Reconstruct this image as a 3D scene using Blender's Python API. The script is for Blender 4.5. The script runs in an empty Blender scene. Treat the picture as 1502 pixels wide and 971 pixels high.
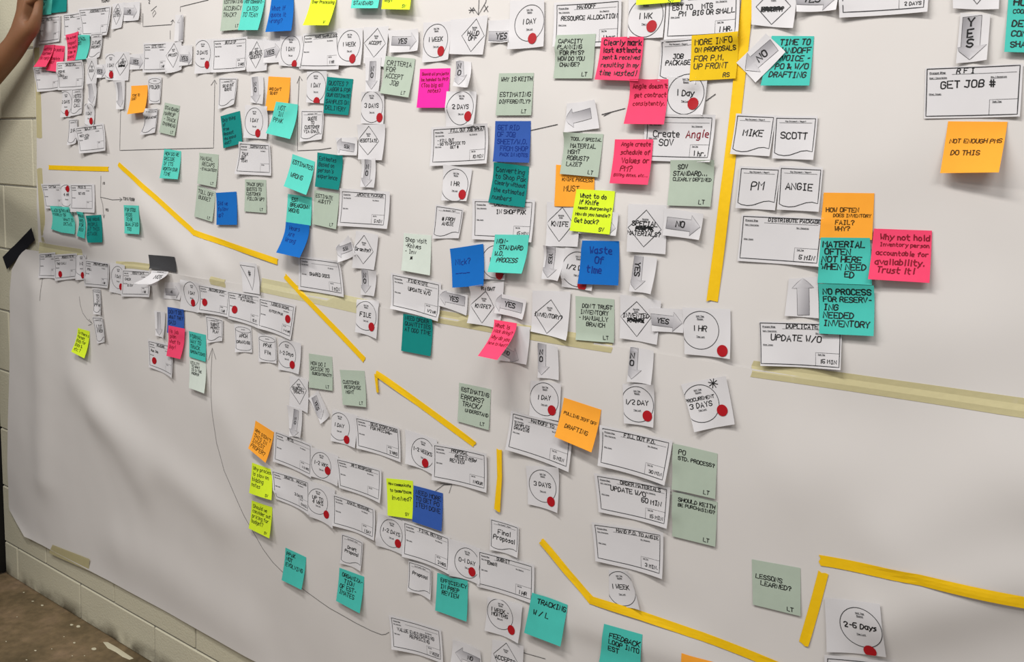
import bpy, bmesh, math, random
from mathutils import Vector, Matrix, noise

# ------------------------------------------------------------------ camera
S = 1.28            # camera distance from the wall (m)
CH = 1.395          # camera height above the floor (m)
F = 1200.936        # focal length in pixels of the 1502 x 971 frame
CX, CY = 751.0, 485.5
def _n(v): return Vector(v).normalized()
HV = _n((-1058 - CX, 185 - CY, F))        # along the wall to the left (camera coords: right, down, forward)
DV = _n((300 - CX, 8000 - CY, F))         # straight down
RT, UP = -HV, -DV
YV = UP.cross(RT)                         # into the wall
cam_d = bpy.data.cameras.new('camera'); cam = bpy.data.objects.new('camera', cam_d)
bpy.context.scene.collection.objects.link(cam)
cam_d.sensor_width = 36; cam_d.lens = F / 1502 * 36; cam_d.clip_start = .02
ax = lambda i: Vector((RT[i], YV[i], UP[i]))
r, u, b = ax(0), -ax(1), -ax(2)
M = Matrix(((r.x, u.x, b.x, 0), (r.y, u.y, b.y, -S), (r.z, u.z, b.z, CH), (0, 0, 0, 1)))
cam.matrix_world = M
bpy.context.scene.camera = cam

# ------------------------------------------------------------------ world, lights, exposure
sc = bpy.context.scene
w = bpy.data.worlds.new('world'); sc.world = w; w.use_nodes = True
w.node_tree.nodes['Background'].inputs[0].default_value = (.93, .95, 1, 1)
w.node_tree.nodes['Background'].inputs[1].default_value = .38
def area(loc, tgt, sx, sy, power, col=(1, .968, .935)):
    l = bpy.data.lights.new('tube_light', 'AREA'); l.shape = 'RECTANGLE'; l.size = sx; l.size_y = sy
    l.energy = power; l.color = col
    o = bpy.data.objects.new('tube_light', l); sc.collection.objects.link(o); o.location = loc
    o.rotation_euler = (Vector(tgt) - Vector(loc)).to_track_quat('-Z', 'Y').to_euler()
area((-1.0, -1.35, 3.1), (-.75, 0, 1.2), 1.2, .2, 44)
area((.9, -1.7, 3.1), (.1, 0, 1.1), 1.2, .2, 27)
area((-3.0, -2.2, 3.1), (-2.0, 0, 1.0), 1.2, .25, 37)
sc.view_settings.view_transform = 'Standard'; sc.view_settings.look = 'None'
sc.view_settings.gamma = 1; sc.view_settings.exposure = -0.09
sc.view_settings.use_curve_mapping = False

# ------------------------------------------------------------------ helpers
RND = random.Random(7)
COL = sc.collection
def ray(px, py): 
    c = Vector((px - CX, py - CY, F))
    return Vector((c.dot(RT), c.dot(YV), c.dot(UP)))
def at(px, py, h=0.0):
    """point of the plane h metres in front of the wall"""
    d = ray(px, py); t = (S - h) / d.y
    return Vector((d.x * t, -h, CH + d.z * t))
def lin(hexs, k=1.0):
    v = [int(hexs[i:i + 2], 16) / 255 for i in (0, 2, 4)]
    return [min(1, k * (c / 12.92 if c < .04045 else ((c + .055) / 1.055) ** 2.4)) for c in v] + [1]
MATS = {}
def mat(name, hexs, rough=.85, k=1.12, noise_amt=.05, scale=60, bump=.02, trans=0.0, spec=.3, alpha=1):
    m = bpy.data.materials.new(name); m.use_nodes = True; nt = m.node_tree; N = nt.nodes; bs = N['Principled BSDF']
    c = lin(hexs, k)
    tc = N.new('ShaderNodeTexCoord'); nz = N.new('ShaderNodeTexNoise'); nz.inputs['Scale'].default_value = scale
    nz.inputs['Detail'].default_value = 5
    nt.links.new(tc.outputs['Object'], nz.inputs['Vector'])
    mx = N.new('ShaderNodeMix'); mx.data_type = 'RGBA'
    mx.inputs[6].default_value = [x * (1 - noise_amt) for x in c[:3]] + [1]; mx.inputs[7].default_value = [min(1, x * (1 + noise_amt)) for x in c[:3]] + [1]
    nt.links.new(nz.outputs['Fac'], mx.inputs[0]); nt.links.new(mx.outputs[2], bs.inputs['Base Color'])
    bs.inputs['Roughness'].default_value = rough; bs.inputs['Specular IOR Level'].default_value = spec
    if bump:
        bp = N.new('ShaderNodeBump'); bp.inputs['Strength'].default_value = bump; bp.inputs['Distance'].default_value = .01
        nt.links.new(nz.outputs['Fac'], bp.inputs['Height']); nt.links.new(bp.outputs[0], bs.inputs['Normal'])
    out = N['Material Output']; last = bs.outputs[0]
    if trans:
        tr = N.new('ShaderNodeBsdfTranslucent'); nt.links.new(mx.outputs[2], tr.inputs[0])
        ms = N.new('ShaderNodeMixShader'); ms.inputs[0].default_value = trans
        nt.links.new(last, ms.inputs[1]); nt.links.new(tr.outputs[0], ms.inputs[2]); last = ms.outputs[0]
    if alpha < 1:
        tp = N.new('ShaderNodeBsdfTransparent'); ms = N.new('ShaderNodeMixShader'); ms.inputs[0].default_value = alpha
        nt.links.new(tp.outputs[0], ms.inputs[1]); nt.links.new(last, ms.inputs[2]); last = ms.outputs[0]
    nt.links.new(last, out.inputs[0])
    MATS[name] = m; return m
for n, h in dict(teal='46b9ac', aqua='58c8b8', darkteal='04807a', sage='acb9a9', lime='d3ea2c', orange='fca232', pink='e8446a',
                 magenta='e5269c', blue='0764b4', royal='2f55a2', yellow='dcb614', pale='cdd6cc').items():
    mat(n, h, trans=.12, bump=.01)
mat('card', 'd0cecf', k=1.12, noise_amt=.03, scale=25, trans=.1)
mat('rollpaper', 'c8c4c0', k=1.12, noise_amt=.025, scale=9, bump=.03)
mat('yellowtape', 'e2b60e', rough=.5, bump=.05, scale=90)
mat('blacktape', '15151a', rough=.7, bump=.05)
mat('greytape', '3c3c3e', rough=.6, bump=.05)
mat('masking', 'd6d0a8', rough=.6, alpha=.62, scale=120, bump=.05)
mat('masking_old', 'c6bd92', rough=.6, alpha=.72, scale=120, bump=.05)
mat('ink', '141414', k=1, bump=0, rough=.6); mat('inkblue', '0a2f80', k=1, bump=0); mat('inkred', '7d1020', k=1, bump=0)
mat('inkbrown', '4a3208', k=1, bump=0); mat('inkthin', '3c3a3c', k=1, bump=0); mat('print', '2e2e30', k=1, bump=0); mat('red', 'a80e1a', k=1, bump=0, rough=.5)
mat('inkteal', '0a3038', k=1, bump=0)
def arrow_mat():
    m = bpy.data.materials.new('printed_gradient'); m.use_nodes = True; nt = m.node_tree; N = nt.nodes; bs = N['Principled BSDF']
    uv = N.new('ShaderNodeUVMap'); uv.uv_map = 'UVMap'; sx = N.new('ShaderNodeSeparateXYZ'); nt.links.new(uv.outputs[0], sx.inputs[0])
    ad = N.new('ShaderNodeMath'); ad.operation = 'MULTIPLY_ADD'; ad.inputs[1].default_value = .55
    m2 = N.new('ShaderNodeMath'); m2.operation = 'MULTIPLY'; m2.inputs[1].default_value = .45
    nt.links.new(sx.outputs[0], m2.inputs[0]); nt.links.new(sx.outputs[1], ad.inputs[0]); nt.links.new(m2.outputs[0], ad.inputs[2])
    cr = N.new('ShaderNodeValToRGB'); e = cr.color_ramp.elements
    e[0].color = lin('7e7c80', 1.1); e[1].color = lin('c6c4c6', 1.12)
    nt.links.new(ad.outputs[0], cr.inputs[0]); nt.links.new(cr.outputs[0], bs.inputs['Base Color']); bs.inputs['Roughness'].default_value = .85
    MATS['gradient'] = m
arrow_mat()

def mesh(name, verts, faces, m, parent=None, smooth=False, uvs=None):
    me = bpy.data.meshes.new(name); me.from_pydata([tuple(v) for v in verts], [], faces); me.update()
    if uvs:
        ul = me.uv_layers.new(name='UVMap')
        for lp in me.loops: ul.data[lp.index].uv = uvs[lp.vertex_index]
    if smooth: me.polygons.foreach_set('use_smooth', [True] * len(me.polygons))
    me.materials.append(m if not isinstance(m, str) else MATS[m])
    o = bpy.data.objects.new(name, me); COL.objects.link(o)
    if parent is not None:
        o.parent = parent; o.matrix_parent_inverse = parent.matrix_world.inverted()
    return o
def tag(o, label=None, cat=None, group=None, kind=None):
    if label: o['label'] = label
    if cat: o['category'] = cat
    if group: o['group'] = group
    if kind: o['kind'] = kind
    return o

# ------------------------------------------------------------------ paper relief
SEAM = 1.155
def P2(px, py): p = at(px, py); return (p.x, p.z)
RIDGES = [(P2(120, 560), P2(215, 700), .013, .07), (P2(150, 600), P2(330, 760), .010, .06), (P2(60, 430), P2(70, 700), .012, .06),
          (P2(210, 300), P2(300, 400), .012, .045), (P2(75, 345), P2(135, 352), .012, .03), (P2(1330, 800), P2(1502, 725), .016, .08),
          (P2(1180, 700), P2(1480, 650), .007, .08), (P2(1300, 905), P2(1502, 850), .016, .055), (P2(330, 600), P2(420, 760), .006, .06),
          (P2(880, 330), P2(1030, 300), .004, .05), (P2(180, 800), P2(360, 920), .009, .08), (P2(1250, 520), P2(1490, 480), .006, .08),
          (P2(1100, 250), P2(1300, 240), .004, .07), (P2(300, 360), P2(330, 400), .006, .03), (P2(860, 900), P2(1010, 950), .006, .04),
          (P2(660, 860), P2(1140, 1010), .0025, .02), (P2(440, 110), P2(700, 170), .003, .06)]
def surf(x, z):
    h = .006 + .007 * max(-.6, noise.noise((x * 1.3 + z * .8, z * 1.4, 3.1))) + .003 * noise.noise((x * 4 + z * 3, z * 3.5, 7.7)) + .0009 * noise.noise((x * 13, z * 11 + x * 4, 1.7))
    for (a, b2, A, W) in RIDGES:
        dx, dz = b2[0] - a[0], b2[1] - a[1]; L2 = dx * dx + dz * dz
        t = max(0, min(1, ((x - a[0]) * dx + (z - a[1]) * dz) / L2))
        d2 = (x - a[0] - t * dx) ** 2 + (z - a[1] - t * dz) ** 2
        if d2 < 9 * W * W: h += A * math.exp(-d2 / (W * W))
    if z < SEAM + .004: h += .0022
    return max(.0015, h)
def on(px, py, lift=0.0):
    """pixel -> point on the paper, lifted"""
    h = .006
    for _ in range(3):
        p = at(px, py, h + lift); h = surf(p.x, p.z)
    return at(px, py, h + lift)

# ------------------------------------------------------------------ stroke lettering
G = {'A': '002640 1232', 'B': '00063645443303 3342413000', 'C': '4536160501103041', 'D': '00062644422000', 'E': '46060040 0333', 'F': '460600 0333',
 'G': '45361605011030414323', 'H': '0600 4640 0343', 'I': '1636 2620 1030', 'J': '1646 36312001', 'K': '0600 4602 1340', 'L': '060040', 'M': '0006234640',
 'N': '00064046', 'O': '160501103041453616', 'P': '00063645443303', 'Q': '160501103041453616 2240', 'R': '00063645443303 2340', 'S': '453616050413334241301001',
 'T': '0646 2620', 'U': '060110304146', 'V': '062046', 'W': '0610233046', 'X': '0640 4600', 'Y': '062346 2320', 'Z': '06460040', '0': '160501103041453616',
 '1': '1610', '2': '05163645440040', '3': '05163645443323334241301001', '4': '360242 3630', '5': '460603334241301001', '6': '46160501103041423303',
 '7': '064610', '8': '1605041333424130100102133344453616', '9': '43130405163645413010', 'a': '34140301102031 3430', 'b': '0600 03142433312010',
 'c': '341403011030', 'd': '3630 34140301102031', 'e': '023233241403011030', 'f': '36261510 0434', 'g': '34140301102031 343a2b0b', 'h': '0600 0314243330',
 'i': '1410 1516', 'j': '242a1b 2526', 'k': '0600 3401 1230', 'l': '1610', 'm': '0400 03142320 23344340', 'n': '0400 0314243330', 'o': '140301102031332414',
 'p': '040b 03142433312010', 'q': '34140301102031 343b', 'r': '0400 03142434', 's': '34140332311000', 't': '16112030 0434', 'u': '040110203134 3430',
 'v': '042044', 'w': '0410233044', 'x': '0430 3400', 'y': '0420 440b', 'z': '04340030', '.': '1011', ',': '110a', '?': '05163645442322 2021',
 '!': '2622 2021', '-': '1333', '/': '0046', "'": '2625', '(': '36141230', ')': '16343210', '#': '1610 3630 0444 0242', ':': '1112 1415',
 '&': '40050616250110010042', '+': '2521 0343', '*': '2521 0343 0541 0145', '_': '0a4a', '~': '030413324344'}
VAL = {'a': -1, 'b': -2}
GL = {}
for k, s in G.items():
    GL[k] = [[(VAL.get(q[i], None) if q[i] in VAL else int(q[i]), VAL.get(q[i + 1], None) if q[i + 1] in VAL else int(q[i + 1])) for i in range(0, len(q), 2)] for q in s.split()]
def adv(ch): return 3.0 if ch in " il.,'!1" else (4.7 if ch.islower() or ch == '-' else 5.4)
XS = 1.0
def twidth(s, h): return sum(adv(c) for c in s) * h / 6 * XS
def strokes(s, h, jit=.26, bold=False):
    """lettering as polylines in metres: x right, y up, baseline 0"""
    out = []; x = 0; k = h / 6; sl = RND.uniform(-.02, .12) if jit else 0
    for ch in s:
        dy = RND.uniform(-jit, jit) * 1.4
        for pl in GL.get(ch, []):
            pts = [(a + RND.uniform(-jit, jit), b_ + dy + RND.uniform(-jit, jit)) for a, b_ in pl]
            if len(pts) > 4 and ch not in 'AEFHIKLMNTVWXYZkvwxz#*145':                      # round off
                q = [pts[0]]
                for i in range(len(pts) - 1):
                    (a, b_), (c, d) = pts[i], pts[i + 1]
                    q += [(a * .75 + c * .25, b_ * .75 + d * .25), (a * .25 + c * .75, b_ * .25 + d * .75)]
                pts = q + [pts[-1]]
            out.append([((x + a * XS + b_ * sl) * k, b_ * k) for a, b_ in pts])
        x += adv(ch) * XS
    return out

# ------------------------------------------------------------------ sheets stuck to the wall
SHEETS = []
class Sheet:
    def __init__(s, quad, lifts, margin=(0, 0, 0, 0), n=10, card=False):
        """quad: pixel corners TL TR BR BL of the [0,1] frame; lifts in mm in front of the paper"""
        s.lf = [l / 1000 for l in lifts]; s.card = card; s.mg = margin; s.n = n
        c = [on(p[0], p[1], l * (.8 if card else 1)) for p, l in zip(quad, s.lf)]
        L, T, R, B = margin; s.s0, s.s1, s.t0, s.t1 = -L, 1 + R, -T, 1 + B
        for pas in (0, 1):
            s.c = [(p.x, p.z) for p in c]
            TL, TR, BR, BL = s.c
            s.W = (math.dist(TL, TR) + math.dist(BL, BR)) / 2; s.H = (math.dist(TL, BL) + math.dist(TR, BR)) / 2
            s.ex = Vector((TR[0] - TL[0] + BR[0] - BL[0], TR[1] - TL[1] + BR[1] - BL[1])).normalized()
            s.ey = Vector((BL[0] - TL[0] + BR[0] - TR[0], BL[1] - TL[1] + BR[1] - TR[1])).normalized()
            s.h = [[0] * (n + 1) for _ in range(n + 1)]
            s.cx = (TL[0] + BR[0]) / 2; s.cz = (TL[1] + BR[1]) / 2
            prev = [p for p in SHEETS if abs(p.cx - s.cx) < .25 and abs(p.cz - s.cz) < .25]; raised = False
            for j in range(n + 1):
                for i in range(n + 1):
                    a, b_ = s.s0 + (s.s1 - s.s0) * i / n, s.t0 + (s.t1 - s.t0) * j / n
                    x, z = s.xz(a, b_)
                    sf = surf(x, z); h = sf + .0008 + s.lift(i / n, j / n)
                    for p in prev:
                        q = p.height(x, z, .05)
                        if q is not None and q + .0009 > h and q - sf < .018: h = q + .0009; raised = True
                    s.h[j][i] = h
            if raised:                            # a sheet lying over others spans them as a smooth tent
                c0 = [r_[:] for r_ in s.h]
                for _ in range(14):
                    o = [r_[:] for r_ in s.h]
                    for j in range(n + 1):
                        for i in range(n + 1):
                            nb = [o[y][x] for y, x in ((j - 1, i), (j + 1, i), (j, i - 1), (j, i + 1)) if 0 <= y <= n and 0 <= x <= n]
                            s.h[j][i] = max(c0[j][i], .4 * o[j][i] + .6 * sum(nb) / len(nb))
            if pas == 0:
                c = [at(p[0], p[1], s.hh(a, b_)) for p, (a, b_) in zip(quad, ((0, 0), (1, 0), (1, 1), (0, 1)))]
        SHEETS.append(s)
    def lift(s, a, b_):
        TL, TR, BR, BL = s.lf
        l = (TL + (TR - TL) * a) * (1 - b_) ** (1.5 if s.card else 1) + (BL + (BR - BL) * a) * b_ ** 1.6
        if s.card: l *= .2 + .8 * abs(2 * a - 1) ** 1.5
        return max(0, l)
    def xz(s, a, b_):
        TL, TR, BR, BL = s.c
        return tuple((TL[k] * (1 - a) + TR[k] * a) * (1 - b_) + (BL[k] * (1 - a) + BR[k] * a) * b_ for k in (0, 1))
    def st(s, x, z):
        TL, TR, BR, BL = s.c; a = b_ = .5
        for _ in range(4):
            fx, fz = s.xz(a, b_); fx -= x; fz -= z
            ax_, az = (TR[0] - TL[0]) * (1 - b_) + (BR[0] - BL[0]) * b_, (TR[1] - TL[1]) * (1 - b_) + (BR[1] - BL[1]) * b_
            bx, bz = (BL[0] - TL[0]) * (1 - a) + (BR[0] - TR[0]) * a, (BL[1] - TL[1]) * (1 - a) + (BR[1] - TR[1]) * a
            D = ax_ * bz - az * bx
            if abs(D) < 1e-12: break
            a -= (fx * bz - fz * bx) / D; b_ -= (ax_ * fz - az * fx) / D
            a = max(-2, min(3, a)); b_ = max(-2, min(3, b_))
        return a, b_
    def hh(s, a, b_):
        n = s.n; u_ = max(0, min(n - 1e-6, (a - s.s0) / (s.s1 - s.s0) * n)); v = max(0, min(n - 1e-6, (b_ - s.t0) / (s.t1 - s.t0) * n))
        i, j = int(u_), int(v); u_ -= i; v -= j; h = s.h
        return (h[j][i] * (1 - u_) + h[j][i + 1] * u_) * (1 - v) + (h[j + 1][i] * (1 - u_) + h[j + 1][i + 1] * u_) * v
    def height(s, x, z, m=0):
        a, b_ = s.st(x, z)
        if s.s0 - m <= a <= s.s1 + m and s.t0 - m <= b_ <= s.t1 + m: return s.hh(a, b_)
    def build(s, name, m, shape=None):
        """the sheet as a thin solid of its own"""
        n = s.n; V = []; Fc = []; th = .00025
        for k in (0, 1):
            for j in range(n + 1):
                for i in range(n + 1):
                    a, b_ = s.s0 + (s.s1 - s.s0) * i / n, s.t0 + (s.t1 - s.t0) * j / n
                    if shape: a, b_ = shape(a, b_)
                    x, z = s.xz(a, b_); V.append((x, -(s.h[j][i] - k * th), z))
        N1 = (n + 1) ** 2; ix = lambda i, j, k: k * N1 + j * (n + 1) + i
        for j in range(n):
            for i in range(n):
                Fc.append((ix(i, j, 0), ix(i, j + 1, 0), ix(i + 1, j + 1, 0), ix(i + 1, j, 0)))
                Fc.append((ix(i, j, 1), ix(i + 1, j, 1), ix(i + 1, j + 1, 1), ix(i, j + 1, 1)))
        nf = len(Fc)
        for i in range(n):
            Fc += [(ix(i, 0, 0), ix(i + 1, 0, 0), ix(i + 1, 0, 1), ix(i, 0, 1)), (ix(i + 1, n, 0), ix(i, n, 0), ix(i, n, 1), ix(i + 1, n, 1)),
                   (ix(0, i + 1, 0), ix(0, i, 0), ix(0, i, 1), ix(0, i + 1, 1)), (ix(n, i, 0), ix(n, i + 1, 0), ix(n, i + 1, 1), ix(n, i, 1))]
        # origin at the sheet's own middle
        cx_, cz_ = s.xz(.5, .5); o0 = Vector((cx_, -s.hh(.5, .5), cz_))
        dupl = {}; W2 = list(V)
        def dv(v):
            if v not in dupl: dupl[v] = len(W2); W2.append(V[v])
            return dupl[v]
        Fc = Fc[:nf] + [tuple(dv(v) for v in f) for f in Fc[nf:]]; V = W2
        o = mesh(name, [Vector(v) - o0 for v in V], Fc, m, smooth=True)
        for pl in o.data.polygons[nf:]: pl.use_smooth = False
        o.location = o0; s.o = o; s.o0 = o0
        return o
    def p3(s, x, z, off):
        a, b_ = s.st(x, z); ca, cb = max(s.s0 + .006, min(s.s1 - .006, a)), max(s.t0 + .006, min(s.t1 - .006, b_))
        if (ca, cb) != (a, b_): x, z = s.xz(ca, cb)
        return Vector((x, -(s.hh(ca, cb) + off), z)) - s.o0
    def part(s, name, V, Fc, m, off=.0004, uvs=None):
        me = mesh(name, [s.p3(x, z, off) for x, z in V], Fc, m, uvs=uvs); me.parent = s.o
        return me

class Ink:
    """collects flat pen lines (world x, z) for one sheet"""
    def __init__(s): s.V = []; s.F = []
    def line(s, pts, w=.0012, seg=.008):
        q = [pts[0]]
        for a, b_ in zip(pts, pts[1:]):
            n = max(1, int(math.dist(a, b_) / seg))
            q += [(a[0] + (b_[0] - a[0]) * i / n, a[1] + (b_[1] - a[1]) * i / n) for i in range(1, n + 1)]
        base = len(s.V); m = len(q)
        for i, p in enumerate(q):
            a = q[max(0, i - 1)]; c = q[min(m - 1, i + 1)]; d = Vector((c[0] - a[0], c[1] - a[1]))
            if d.length < 1e-9: d = Vector((1, 0))
            d.normalize(); nx, nz = -d.y * w / 2, d.x * w / 2
            ex = (-d.x * w * .4, -d.y * w * .4) if i == 0 else ((d.x * w * .4, d.y * w * .4) if i == m - 1 else (0, 0))
            s.V += [(p[0] + nx + ex[0], p[1] + nz + ex[1]), (p[0] - nx + ex[0], p[1] - nz + ex[1])]
        for i in range(m - 1): s.F.append((base + 2 * i, base + 2 * i + 1, base + 2 * i + 3, base + 2 * i + 2))
    def text(s, t, org, ex, ey, h, w=.0012, align='l', jit=.26):
        w = min(w * 1.2, h * .21)
        """ex: reading direction, ey: downwards; org = top-left (or top-centre) in x, z"""
        W = twidth(t, h); ox = 0 if align == 'l' else (-W / 2 if align == 'c' else -W)
        for pl in strokes(t, h, jit):
            s.line([(org[0] + (ox + a) * ex[0] + (h - b_) * ey[0], org[1] + (ox + a) * ex[1] + (h - b_) * ey[1]) for a, b_ in pl], w, .012)
# ------------------------------------------------------------------ setting: block wall, floor, dark door
def box(name, x0, x1, y0, y1, z0, z1, m, parent=None, bev=0.0, share=None):
    if share and share in bpy.data.meshes:
        o = bpy.data.objects.new(name, bpy.data.meshes[share]); COL.objects.link(o); o.location = ((x0 + x1) / 2, (y0 + y1) / 2, (z0 + z1) / 2); o.parent = parent; return o
    bm = bmesh.new(); bmesh.ops.create_cube(bm, size=1)
    bmesh.ops.scale(bm, vec=(x1 - x0, y1 - y0, z1 - z0), verts=bm.verts)
    if bev: bmesh.ops.bevel(bm, geom=bm.edges[:], offset=bev, segments=1, affect='EDGES')
    me = bpy.data.meshes.new(share or name); bm.to_mesh(me); bm.free(); me.materials.append(MATS[m] if isinstance(m, str) else m)
    o = bpy.data.objects.new(name, me); COL.objects.link(o); o.location = ((x0 + x1) / 2, (y0 + y1) / 2, (z0 + z1) / 2); o.parent = parent
    return o
def block_mat():
    m = mat('blockpaint', 'c6c1aa', rough=.55, k=1.05, noise_amt=.05, scale=14, bump=0, spec=.4); nt = m.node_tree; N = nt.nodes; bs = N['Principled BSDF']
    tc = N.new('ShaderNodeTexCoord'); geo = N.new('ShaderNodeNewGeometry')
    n1 = N.new('ShaderNodeTexNoise'); n1.inputs['Scale'].default_value = 160; n1.inputs['Detail'].default_value = 3
    n2 = N.new('ShaderNodeTexNoise'); n2.inputs['Scale'].default_value = 9; n2.inputs['Detail'].default_value = 6
    ad = N.new('ShaderNodeMath'); ad.operation = 'ADD'
    for a in (n1, n2): nt.links.new(geo.outputs['Position'], a.inputs['Vector'])
    nt.links.new(n1.outputs['Fac'], ad.inputs[0]); nt.links.new(n2.outputs['Fac'], ad.inputs[1])
    bp = N.new('ShaderNodeBump'); bp.inputs['Strength'].default_value = .35; bp.inputs['Distance'].default_value = .004
    nt.links.new(ad.outputs[0], bp.inputs['Height']); nt.links.new(bp.outputs[0], bs.inputs['Normal'])
    # scuffed dirt along the foot of the wall
    sx = N.new('ShaderNodeSeparateXYZ'); nt.links.new(geo.outputs['Position'], sx.inputs[0])
    mr = N.new('ShaderNodeMapRange'); mr.inputs[1].default_value = .0; mr.inputs[2].default_value = .055; mr.inputs[3].default_value = 1; mr.inputs[4].default_value = 0
    nt.links.new(sx.outputs[2], mr.inputs[0])
    mu = N.new('ShaderNodeMath'); mu.operation = 'MULTIPLY'; nt.links.new(mr.outputs[0], mu.inputs[0])
    cr = N.new('ShaderNodeValToRGB'); cr.color_ramp.elements[0].position = .38; cr.color_ramp.elements[1].position = .58
    nt.links.new(n2.outputs['Fac'], cr.inputs[0]); nt.links.new(cr.outputs[0], mu.inputs[1])
    mx = N.new('ShaderNodeMix'); mx.data_type = 'RGBA'; mx.inputs[7].default_value = lin('3d3320')
    src = bs.inputs['Base Color'].links[0].from_socket
    nt.links.new(mu.outputs[0], mx.inputs[0]); nt.links.new(src, mx.inputs[6]); nt.links.new(mx.outputs[2], bs.inputs['Base Color'])
    return m
block_mat()
mat('mortar', '98958a', rough=.8, k=.9, scale=80, bump=.2)
def floor_mat():
    m = bpy.data.materials.new('stained_concrete'); m.use_nodes = True; nt = m.node_tree; N = nt.nodes; bs = N['Principled BSDF']
    geo = N.new('ShaderNodeNewGeometry')
    n1 = N.new('ShaderNodeTexNoise'); n1.inputs['Scale'].default_value = 2.6; n1.inputs['Detail'].default_value = 8; n1.inputs['Roughness'].default_value = .65
    n2 = N.new('ShaderNodeTexNoise'); n2.inputs['Scale'].default_value = 40; n2.inputs['Detail'].default_value = 6
    for a in (n1, n2): nt.links.new(geo.outputs['Position'], a.inputs['Vector'])
    cr = N.new('ShaderNodeValToRGB'); e = cr.color_ramp.elements; e[0].position = .32; e[0].color = lin('4a4029'); e[1].position = .68; e[1].color = lin('9a8068')
    q = e.new(.5); q.color = lin('77654a')
    nt.links.new(n1.outputs['Fac'], cr.inputs[0])
    mx = N.new('ShaderNodeMix'); mx.data_type = 'RGBA'; mx.blend_type = 'OVERLAY'; mx.inputs[0].default_value = .5
    nt.links.new(cr.outputs[0], mx.inputs[6]); nt.links.new(n2.outputs['Fac'], mx.inputs[7]); nt.links.new(mx.outputs[2], bs.inputs['Base Color'])
    bs.inputs['Roughness'].default_value = .55
    bp = N.new('ShaderNodeBump'); bp.inputs['Strength'].default_value = .3; bp.inputs['Distance'].default_value = .004
    nt.links.new(n2.outputs['Fac'], bp.inputs['Height']); nt.links.new(bp.outputs[0], bs.inputs['Normal'])
    MATS['floor'] = m
floor_mat()
mat('fleck', 'c9c2a8', rough=.7, k=1, bump=0); mat('blackdoor', '0c0b0a', rough=.6, bump=.02)
WE = -2.921
tag(box('floor', -5, 3, -4, .3, -.1, 0, 'floor'), kind='structure')
wall = tag(box('wall_back', WE + .004, 2.2, .0035, .2, 0, 2.75, 'mortar'), kind='structure')
ZJ = [0, .120, .3245, .529, .7335, .938, 1.1425, 1.347, 1.5515, 1.756, 1.9605, 2.165]
for k in range(11):
    z0, z1 = ZJ[k], ZJ[k + 1]
    xs = [-2.034 - .4 * i for i in range(-9, 3)] if k % 2 == 0 else [-2.24 - .4 * i for i in range(-9, 2)]
    xs = sorted(x for x in xs if x > WE + .02); xs = [WE] + xs
    for a, c in zip(xs, xs[1:] + [xs[-1] + .4]):
        if a > (-2.3 if k > 1 else -.9): continue
        g = .0022; y = RND.uniform(-.0005, .0005)
        blk = box('block', a + (g if a > WE else 0), c - g, y, .05, z0 + (g if k else 0), z1 - g, 'blockpaint', None, .003)
        blk.parent = wall; blk.matrix_parent_inverse = wall.matrix_world.inverted() if False else Matrix.Translation(-wall.location)
# dark door leaf standing open at the wall's end
door = tag(box('door_1', WE - .05, WE - .0005, -.85, .2, .008, 2.1, 'blackdoor', None, .002), kind='structure')
hd = box('door_handle', WE - .004, WE + .03, -.80, -.72, .99, 1.02, 'greytape', None, .004); hd.parent = door; hd.matrix_parent_inverse = Matrix.Translation(-door.location)
# paint splashes on the floor: flat irregular flecks
def floorpt(px, py):
    d = ray(px, py); t = -CH / d.z
    return Vector((d.x * t, -S + d.y * t, .0006))
sp = bpy.data.objects['floor']
def fleck(pts):
    c = sum(pts, Vector()) / len(pts); V = []; n = len(pts)
    V = [p for p in pts] + [c + Vector((0, 0, .0012))]
    o = mesh('paint_fleck', V, [(i, (i + 1) % n, n) for i in range(n)], 'fleck'); o.parent = sp; o.matrix_parent_inverse = Matrix.Translation(-sp.location)
fleck([floorpt(*p) for p in [(151, 942), (158, 942), (172, 950), (184, 958), (196, 966), (190, 968), (180, 964), (170, 957), (158, 951)]])
for (x, y, rx, ry) in [(138, 952, 4, 2), (115, 919, 3.2, 2), (105, 916.5, 2.5, 1.4), (109, 943, 1.8, 1.2), (52, 954.5, 2, 1), (39, 968, 1.5, .8), (62, 888, 2.4, 1.2), (76, 952, 1, .7), (94, 934, 1, .6),
                       (35, 869, 1.6, .7), (48, 882, 1.8, .8), (9, 941, 1, .7), (106, 962, 1, .7), (124, 962, 1, .6), (25, 905, .8, .5), (92, 867, 1, .5)]:
    fleck([floorpt(x + rx * math.cos(a) * RND.uniform(.8, 1.15), y + ry * math.sin(a) * RND.uniform(.8, 1.15)) for a in [i * .785 for i in range(8)]])

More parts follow.
